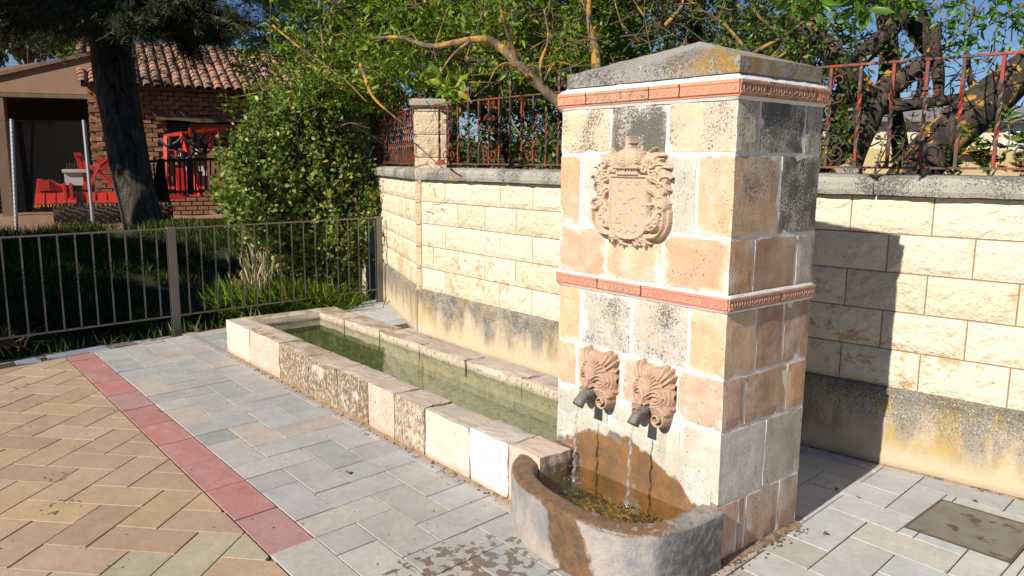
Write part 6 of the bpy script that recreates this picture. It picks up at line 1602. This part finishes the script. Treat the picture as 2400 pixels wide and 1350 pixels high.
m2 = MB(); m2.add([hp(225, 372, -.1), hp(262, 368, -.1), hp(258, 392, -.1), hp(236, 400, -.1)]+[hp(225, 372, -.2), hp(262, 368, -.2), hp(258, 392, -.2), hp(236, 400, -.2)], [(0, 1, 2, 3), (7, 6, 5, 4), (0, 4, 5, 1), (3, 2, 6, 7), (0, 3, 7, 4), (1, 5, 6, 2)]); m2.build('guard', MT['redpaint'], hr)
for (a, b, w_) in (((200, 378), (268, 440), .10), ((262, 370), (236, 388), .09), ((205, 440), (235, 385), .07), ((228, 400), (300, 452), .09), ((270, 400), (340, 450), .06)): m2 = MB(); m2.beam(hp(*a, .02), hp(*b, .08), w_, .06); m2.build('arm', MT['redpaint'], hr)
m2 = MB(); m2.add([hp(188, 444, 0), hp(212, 444, 0), hp(206, 425, 0), hp(196, 425, 0)]+[hp(188, 444, -.2), hp(212, 444, -.2), hp(206, 425, -.2), hp(196, 425, -.2)], [(0, 1, 2, 3), (7, 6, 5, 4), (0, 4, 5, 1), (3, 2, 6, 7), (0, 3, 7, 4), (1, 5, 6, 2)]); m2.build('gearbox', MT['redpaint'], hr)
m2 = MB(); a, b = hp(125, 500, .3), hp(400, 500, .3); m2.tube([a, b], .17, 14)
for k in range(26):
    c = a+(b-a)*(k+.5)/26
    for q in range(7): an = q/7*6.28+k*.3; m2.beam(c, c+Vector((nh.x*math.cos(an), nh.y*math.cos(an), math.sin(an)))*.25, .045, .03)
m2.build('roller', MT['mudsteel_shade'], hr)
for px in (140, 360): m2 = MB(); m2.beam(hp(px, 500, .3), hp(px, 462, -.1), .05); m2.build('roller_arm', MT['redpaint'], hr)

cu = empty('cultivator', tuple(D(470, 500, 17.5)), 0, label='tall red folded cultivator frame with dark tines against the adobe wall', cat='cultivator')
def cbeam(a, b, w_, name='frame_bar', mat='redpaint', d=17.8, h=None, d2=None): 
    m2 = MB(); m2.beam(D(*a, d), D(*b, d2 or d), w_, h or w_); return m2.build(name, MT[mat], cu)
cbeam((389, 318), (388, 470), .08); cbeam((386, 320), (428, 312), .08); cbeam((426, 312), (470, 460), .10); cbeam((390, 350), (445, 350), .05, mat='mudsteel_shade'); cbeam((428, 312), (600, 292), .06, d2=18.4)
cbeam((392, 440), (480, 440), .06); cbeam((418, 395), (424, 460), .16); cbeam((436, 400), (440, 460), .06); cbeam((410, 345), (412, 380), .05)
for (a, b) in (((500, 306), (492, 345)), ((512, 305), (520, 345)), ((540, 306), (528, 345)), ((552, 305), (560, 345)), ((490, 345), (600, 342)), ((455, 352), (480, 348)), ((478, 300), (480, 330))): cbeam(a, b, .06, d=18.1)
cbeam((380, 428), (400, 462), .10); cbeam((400, 455), (470, 455), .08); cbeam((445, 300), (448, 320), .05)
for i, (px, py) in enumerate(((400, 330), (455, 322), (470, 335), (505, 338), (535, 315), (480, 350), (550, 340), (430, 365))):
    m2 = MB(); c = D(px, py, 17.7); m2.tube(smooth_path([c+RT*-.28+UP*.02, c+RT*-.1+UP*-.10, c+RT*.12+UP*-.04, c+RT*.26+UP*.10], 4), .026, 6); m2.tube([c+UP*.1, c-UP*.12], .05, 7); m2.build('tine', MT['blacksteel'], cu)
for (px, py, mt) in ((424, 360, 'whiteplastic'), (436, 395, 'whiteplastic'), (472, 395, 'whiteplastic'), (444, 422, 'yellow'), (404, 420, 'wood'), (415, 380, 'wood'), (462, 355, 'whiteplastic'), (480, 405, 'whiteplastic')):
    m2 = MB(); m2.box(tuple(D(px, py, 17.9)), (.10, .08, .12), .4+px); m2.build('tank' if mt != 'yellow' else 'yellow_cap', MT[mt], cu)

# dark iron fence in front of the cultivator and boards leaning there
df_ = empty('dark_fence', tuple(D(420, 460, 15.4)), 0, label='low dark railing standing before the red cultivator', cat='fence')
m2 = MB(); m2.beam(D(330, 379, 15.2), D(520, 372, 16.0), .05); m2.build('rail', MT['blacksteel'], df_)
m2 = MB(); m2.beam(D(330, 452, 15.2), D(520, 447, 16.0), .05); m2.build('rail', MT['blacksteel'], df_)
for k in range(15):
    px = 338+k*12; m2 = MB(); m2.beam(D(px+1.5, 456, 15.2+k*.055), D(px-1.5, 372, 15.2+k*.055), .028 if k not in (9,) else .11); m2.build('bar', MT['blacksteel'], df_)
bd = empty('dark_board', tuple(D(375, 470, 15.0)), 0, label='dark rounded panel leaning on the low dark railing', cat='panel')
m2 = MB(); P = [(360, 470), (366, 385), (374, 368), (384, 374), (392, 430), (400, 475)]
m2.add([tuple(D(a, b, 14.95)) for a, b in P]+[tuple(D(a, b, 15.02)) for a, b in P], [(0, 1, 2, 3, 4, 5), (11, 10, 9, 8, 7, 6)]+[(i, 6+i, 6+(i+1) % 6, (i+1) % 6) for i in range(6)]); m2.build('board', MT['blacksteel'], bd)
for k, (px, py) in enumerate(((505, 500), (520, 490), (505, 497))):
    MB().beam(D(px-8, py, 14), D(px+18, py-3, 14.2), .12, .03).build('plank', MT['wood'], label=('short pale plank lying in the deep shade behind the railing, nearest one', 'short pale plank lying in the deep shade, furthest one', 'short pale plank lying between two others in the deep shade')[k], cat='plank')

# ------------------------------------------------------------------ chain link fence
cf = empty('chain_link_fence', tuple(D(120, 560, 14)), 0, label='sagging chain link fence on two thin grey steel posts', cat='wire fence')
PA = D(42, 600, 12.4); PB = D(216, 536, 15.8)
for (p_, tp, bt) in (((42, 12.4), (27, 280), (43, 640)), ((216, 15.8), (196, 282), (219, 536))):
    m2 = MB(); m2.tube([D(*bt, p_[1]), D(*tp, p_[1])], .030 if p_[1] < 14 else .036, 10); m2.build('post', MT['post'], cf)
def mesh_panel(a0, a1, b0, b1, nx, nz, r):
    """a0,a1 bottom/top at one end, b0,b1 at the other; zigzag wires"""
    m2 = MB(); Pq = lambda u, v_: (a0+(a1-a0)*v_)*(1-u)+(b0+(b1-b0)*v_)*u
    for i in range(-nz, nx):
        pts = []; pts2 = []
        for q in range(nz+1):
            u = (i+q)/nx; 
            if 0 <= u <= 1: pts.append(Pq(u, q/nz)); pts2.append(Pq(u, 1-q/nz))
        for pp in (pts, pts2):
            if len(pp) > 1: m2.tube([pp[0], pp[-1]], r, 3, False)
    return m2.build('wire_mesh', MT['wire'], cf)
mesh_panel(D(43, 600, 12.4), D(28, 284, 12.4), D(219, 536, 15.8), D(196, 286, 15.8), 52, 34, .0017)
mesh_panel(D(43, 640, 12.4), D(28, 284, 12.4), D(-260, 700, 9.8), D(-280, 268, 9.8), 40, 34, .0017)
mesh_panel(D(219, 536, 15.8), D(196, 286, 15.8), D(330, 520, 17.5), D(312, 300, 17.5), 26, 34, .0017)
m2 = MB(); m2.tube([D(-280, 276, 9.8), D(27, 282, 12.4), D(196, 284, 15.8)], .004, 4); m2.build('top_wire', MT['wire'], cf)

# ------------------------------------------------------------------ distant trees on the left
for k, (px, py, d, rx, ry, mat, n_, lab) in enumerate(((60, 60, 34, 110, 75, 'leafE', 5200, 'pale airy tree behind the open shed'), (-60, 130, 36, 80, 60, 'leafE', 2600, 'pale tree at the left edge behind the shed roof'), (175, 122, 30, 45, 22, 'leafC', 1500, 'small bright green tree peeping over the shed roof'),
        (470, 60, 40, 120, 40, 'leafE', 2600, 'pale tree crown behind the barn ridge'), (840, 120, 30, 110, 130, 'leafB', 5200, 'dark tree far behind the shrub'), (1500, 130, 16, 420, 150, 'leafB', 5200, 'dark tree mass behind the hedge'), (1050, 60, 22, 300, 170, 'leafB', 5200, 'broad dark tree behind the overhanging branches'))):
    c = D(px, py, d); s_ = d/FPX; leafy_tree('distant_tree', (c.x, c.y, .2), tuple(c), (rx*s_, rx*s_*.8, ry*s_), n_, .0115*d if d > 25 else .16, mat, 'barkdark', lab, 'tree', None, 50+k, 10, 7, tr=.25)
# far belt of trees and low hills so that the horizon is closed
mb = MB(); v = []; f = []; hr_ = random.Random(2)
for ring, (rad_, hh) in enumerate(((260, 9), (300, 15))):
    b_ = len(v); n_ = 90
    for i in range(n_+1):
        a = math.pi*.15+i/n_*math.pi*1.25; x, y = CAM.x+math.cos(a)*rad_, CAM.y+math.sin(a)*rad_; h = hh*(.55+.5*mnoise.noise(Vector((i*.21, ring*4., 0))))+2
        v += [(x, y, -2), (x, y, h), (x*1.12, y*1.12, h*.2)]
    f += [(b_+3*i, b_+3*i+3, b_+3*i+4, b_+3*i+1) for i in range(n_)]+[(b_+3*i+1, b_+3*i+4, b_+3*i+5, b_+3*i+2) for i in range(n_)]
mb.add(v, f).build('hills', MT['leafE'], label='low far hills closing the horizon', kind='structure')

# ------------------------------------------------------------------ grass
gr_ = random.Random(17); P, Dg, Sg = [], [], []
def visible(p):
    v = Vector(p)-CAM; z = v.dot(F)
    return z > 1 and -250 < 1200+FPX*v.dot(RT)/z < 1100
for k in range(150000):
    s = gr_.uniform(.15, 9); y = gr_.uniform(-5, 6); x = fence_x(y)-s; z = ground_z(x, y)
    if not visible((x, y, z)): continue
    wgt = .9 if s > 3.0 and s < 8 else .45
    if x < -13 or gr_.random() > wgt: continue
    if mnoise.noise(Vector((x*.9, y*.9, 3))) < -.35: continue
    P.append((x, y, z-.01)); Dg.append((gr_.gauss(0, .35), gr_.gauss(0, .35), 1)); Sg.append(gr_.uniform(.08, .24))
leaf_mesh('grass', np.array(P), np.array(Dg), np.array(Sg), MT['grass'], None, asp=.028, fold=.1, curl=.35, kind='stuff')['label'] = 'rough grass on the banks of the ditch'
# bright tuft of fine grass and straw stalks beside the shrub
P, Dg, Sg = [], [], []
for k in range(16000):
    c = D(gr_.gauss(655, 58), 700, gr_.uniform(8.7, 9.5)); x, y = c.x, c.y; z = -.12
    P.append((x, y, z+gr_.uniform(0, .12))); Dg.append((gr_.gauss(0, .4), gr_.gauss(0, .4), 1)); Sg.append(gr_.uniform(.10, .34))
leaf_mesh('grass', np.array(P), np.array(Dg), np.array(Sg), MT['leafA'], None, asp=.012, fold=.1, curl=.6, kind='stuff')['label'] = 'bright fine grass at the foot of the leafy shrub'
P, Dg, Sg = [], [], []
for k in range(170):
    c = D(gr_.gauss(600, 24), gr_.gauss(630, 25), gr_.uniform(8.6, 9.1)); P.append(tuple(c-Vector((0, 0, .1)))); Dg.append((gr_.gauss(-.1, .3), gr_.gauss(-.1, .3), 1)); Sg.append(gr_.uniform(.08, .22))
leaf_mesh('dry_grass', np.array(P), np.array(Dg), np.array(Sg), MT['straw'], None, asp=.09, fold=.1, curl=.2, kind='stuff')['label'] = 'tall dry straw stalks rising left of the shrub'
P, Dg, Sg = [], [], []
for k in range(260):
    y = gr_.uniform(-2.9, 1.5); x = fence_x(y)-gr_.uniform(.12, .5); P.append((x, y, ground_z(x, y))); Dg.append((gr_.gauss(.1, .5), gr_.gauss(0, .6), 1)); Sg.append(gr_.uniform(.08, .26))
leaf_mesh('dry_grass', np.array(P), np.array(Dg), np.array(Sg), MT['straw'], None, asp=.02, fold=.1, curl=.4, kind='stuff')['label'] = 'thin dry grass along the sill'
# dead brush heap at the left end of the sill
mb = MB(); c0 = D(60, 800, 8.1)
for k in range(150):
    a = gr_.uniform(0, 6.28); p = Vector((-6.25+gr_.gauss(0, .12), -1.95+gr_.gauss(0, .22), -.02+abs(gr_.gauss(0, .05)))); l = gr_.uniform(.1, .32); d = Vector((math.cos(a), math.sin(a), gr_.uniform(0, .9))).normalized()
    mb.tube([p, p+d*l*.5+Vector((0, 0, .03)), p+d*l], [.004, .003, .0015], 3, False)
mb.build('dead_brush', MT['twig'], label='small heap of dead brushwood below the left end of the railing', cat='brushwood', kind='stuff')

# ------------------------------------------------------------------ small litter on the paving
lrn = random.Random(9)
def dead_leaf(px, py, size, label):
    p = G(px, py); m2 = MB(); n_ = 8; pts = []
    a0 = lrn.uniform(0, 6.28)
    for k in range(n_): a = 6.283*k/n_; r_ = size*(1 if k % 2 == 0 else .75)*(1.0 if k not in (0, 4) else 1.3); pts.append((p.x+math.cos(a+a0)*r_, p.y+math.sin(a+a0)*r_*.6, .006+.010*abs(math.sin(a))))
    m2.add([(p.x, p.y, .004)]+pts, [(0, 1+k, 1+(k+1) % n_) for k in range(n_)]); ob_ = m2.build('dead_leaf', MT['twig'], label=label, cat='dead leaf', group='dead leaves fallen on the paving')
for px, py, s, lab in ((815, 1110, .022, 'brown dead leaf on a grey paver in the middle of the pavement'), (857, 1020, .014, 'curled brown leaf near the foot of the trough'), (1937, 1255, .016, 'small dark leaf on the pale paving right of the pillar'), (2298, 1152, .013, 'tiny red-brown leaf by the stained wall foot'), (2285, 1178, .012, 'tiny dark leaf above the slate cover'), (372, 965, .010, 'tiny dark leaf on the red paving strip'), (2010, 1168, .010, 'tiny leaf at the edge of the pillar shadow'), (1960, 1150, .010, 'tiny leaf inside the pillar shadow')):
    dead_leaf(px, py, s, lab)
mb = MB()
for k in range(420):
    if k % 3 == 0: q = (gr_.uniform(-6, -1), gr_.uniform(-3, -.3))
    elif k % 3 == 1: q = (gr_.uniform(-4.9, -.9), -.275-abs(gr_.gauss(0, .025)))
    else: q = (.02+abs(gr_.gauss(0, .03)), gr_.uniform(-.1, .62))
    r_ = gr_.uniform(.0015, .004)*(1.3 if k % 3 else .8); mb.box((q[0], q[1], r_*.5), (r_*2, r_*1.6, r_), gr_.random()*3)
mb.build('gravel', MT['joint'], label='loose grit scattered on the paving and along the stone feet', kind='stuff')
# moss and grit fillet at the foot of the pillar, trough and wall
def fillet(pts, w_, h_, name, label, seed=0):
    m2 = MB(); v = []; n_ = len(pts)
    for i, (x, y, nx, ny) in enumerate(pts):
        ww = w_*(1+.6*mnoise.noise(Vector((x*9, y*9, seed)))); v += [(x, y, h_*(1+.5*mnoise.noise(Vector((x*13, y*13, seed+3))))), (x+nx*ww*.5, y+ny*ww*.5, h_*.45), (x+nx*ww, y+ny*ww, -.004)]
    m2.add(v, [(3*i, 3*i+3, 3*i+4, 3*i+1) for i in range(n_-1)]+[(3*i+1, 3*i+4, 3*i+5, 3*i+2) for i in range(n_-1)])
    return m2.build(name, MT['fillet'], label=label, kind='structure')
MT['fillet'] = m_simple('sandy_mossy_fillet', (.30, .215, .14), .95, 0, 30, .35, .8, .01, (.13, .10, .05), (.5, .6))
fillet([(-.93+ -4.05*k/60, -.262, 0, -1) for k in range(61)], .022, .010, 'mortar_fillet', 'sandy mortar line at the foot of the trough')
fillet([(.0, .01+.62*k/20, 1, 0) for k in range(21)], .034, .018, 'mortar_fillet', 'mossy sandy line at the foot of the pillar', 5)
pts = []
for k in range(90):
    p_, t_, n_ = at_(WP, WS, WS[-1]*k/89, off(-.041)); q_ = -n_*sgn; pts.append((p_.x, p_.y, q_.x, q_.y))
fillet(pts, .018, .008, 'mortar_fillet', 'sandy line at the foot of the garden wall', 9)
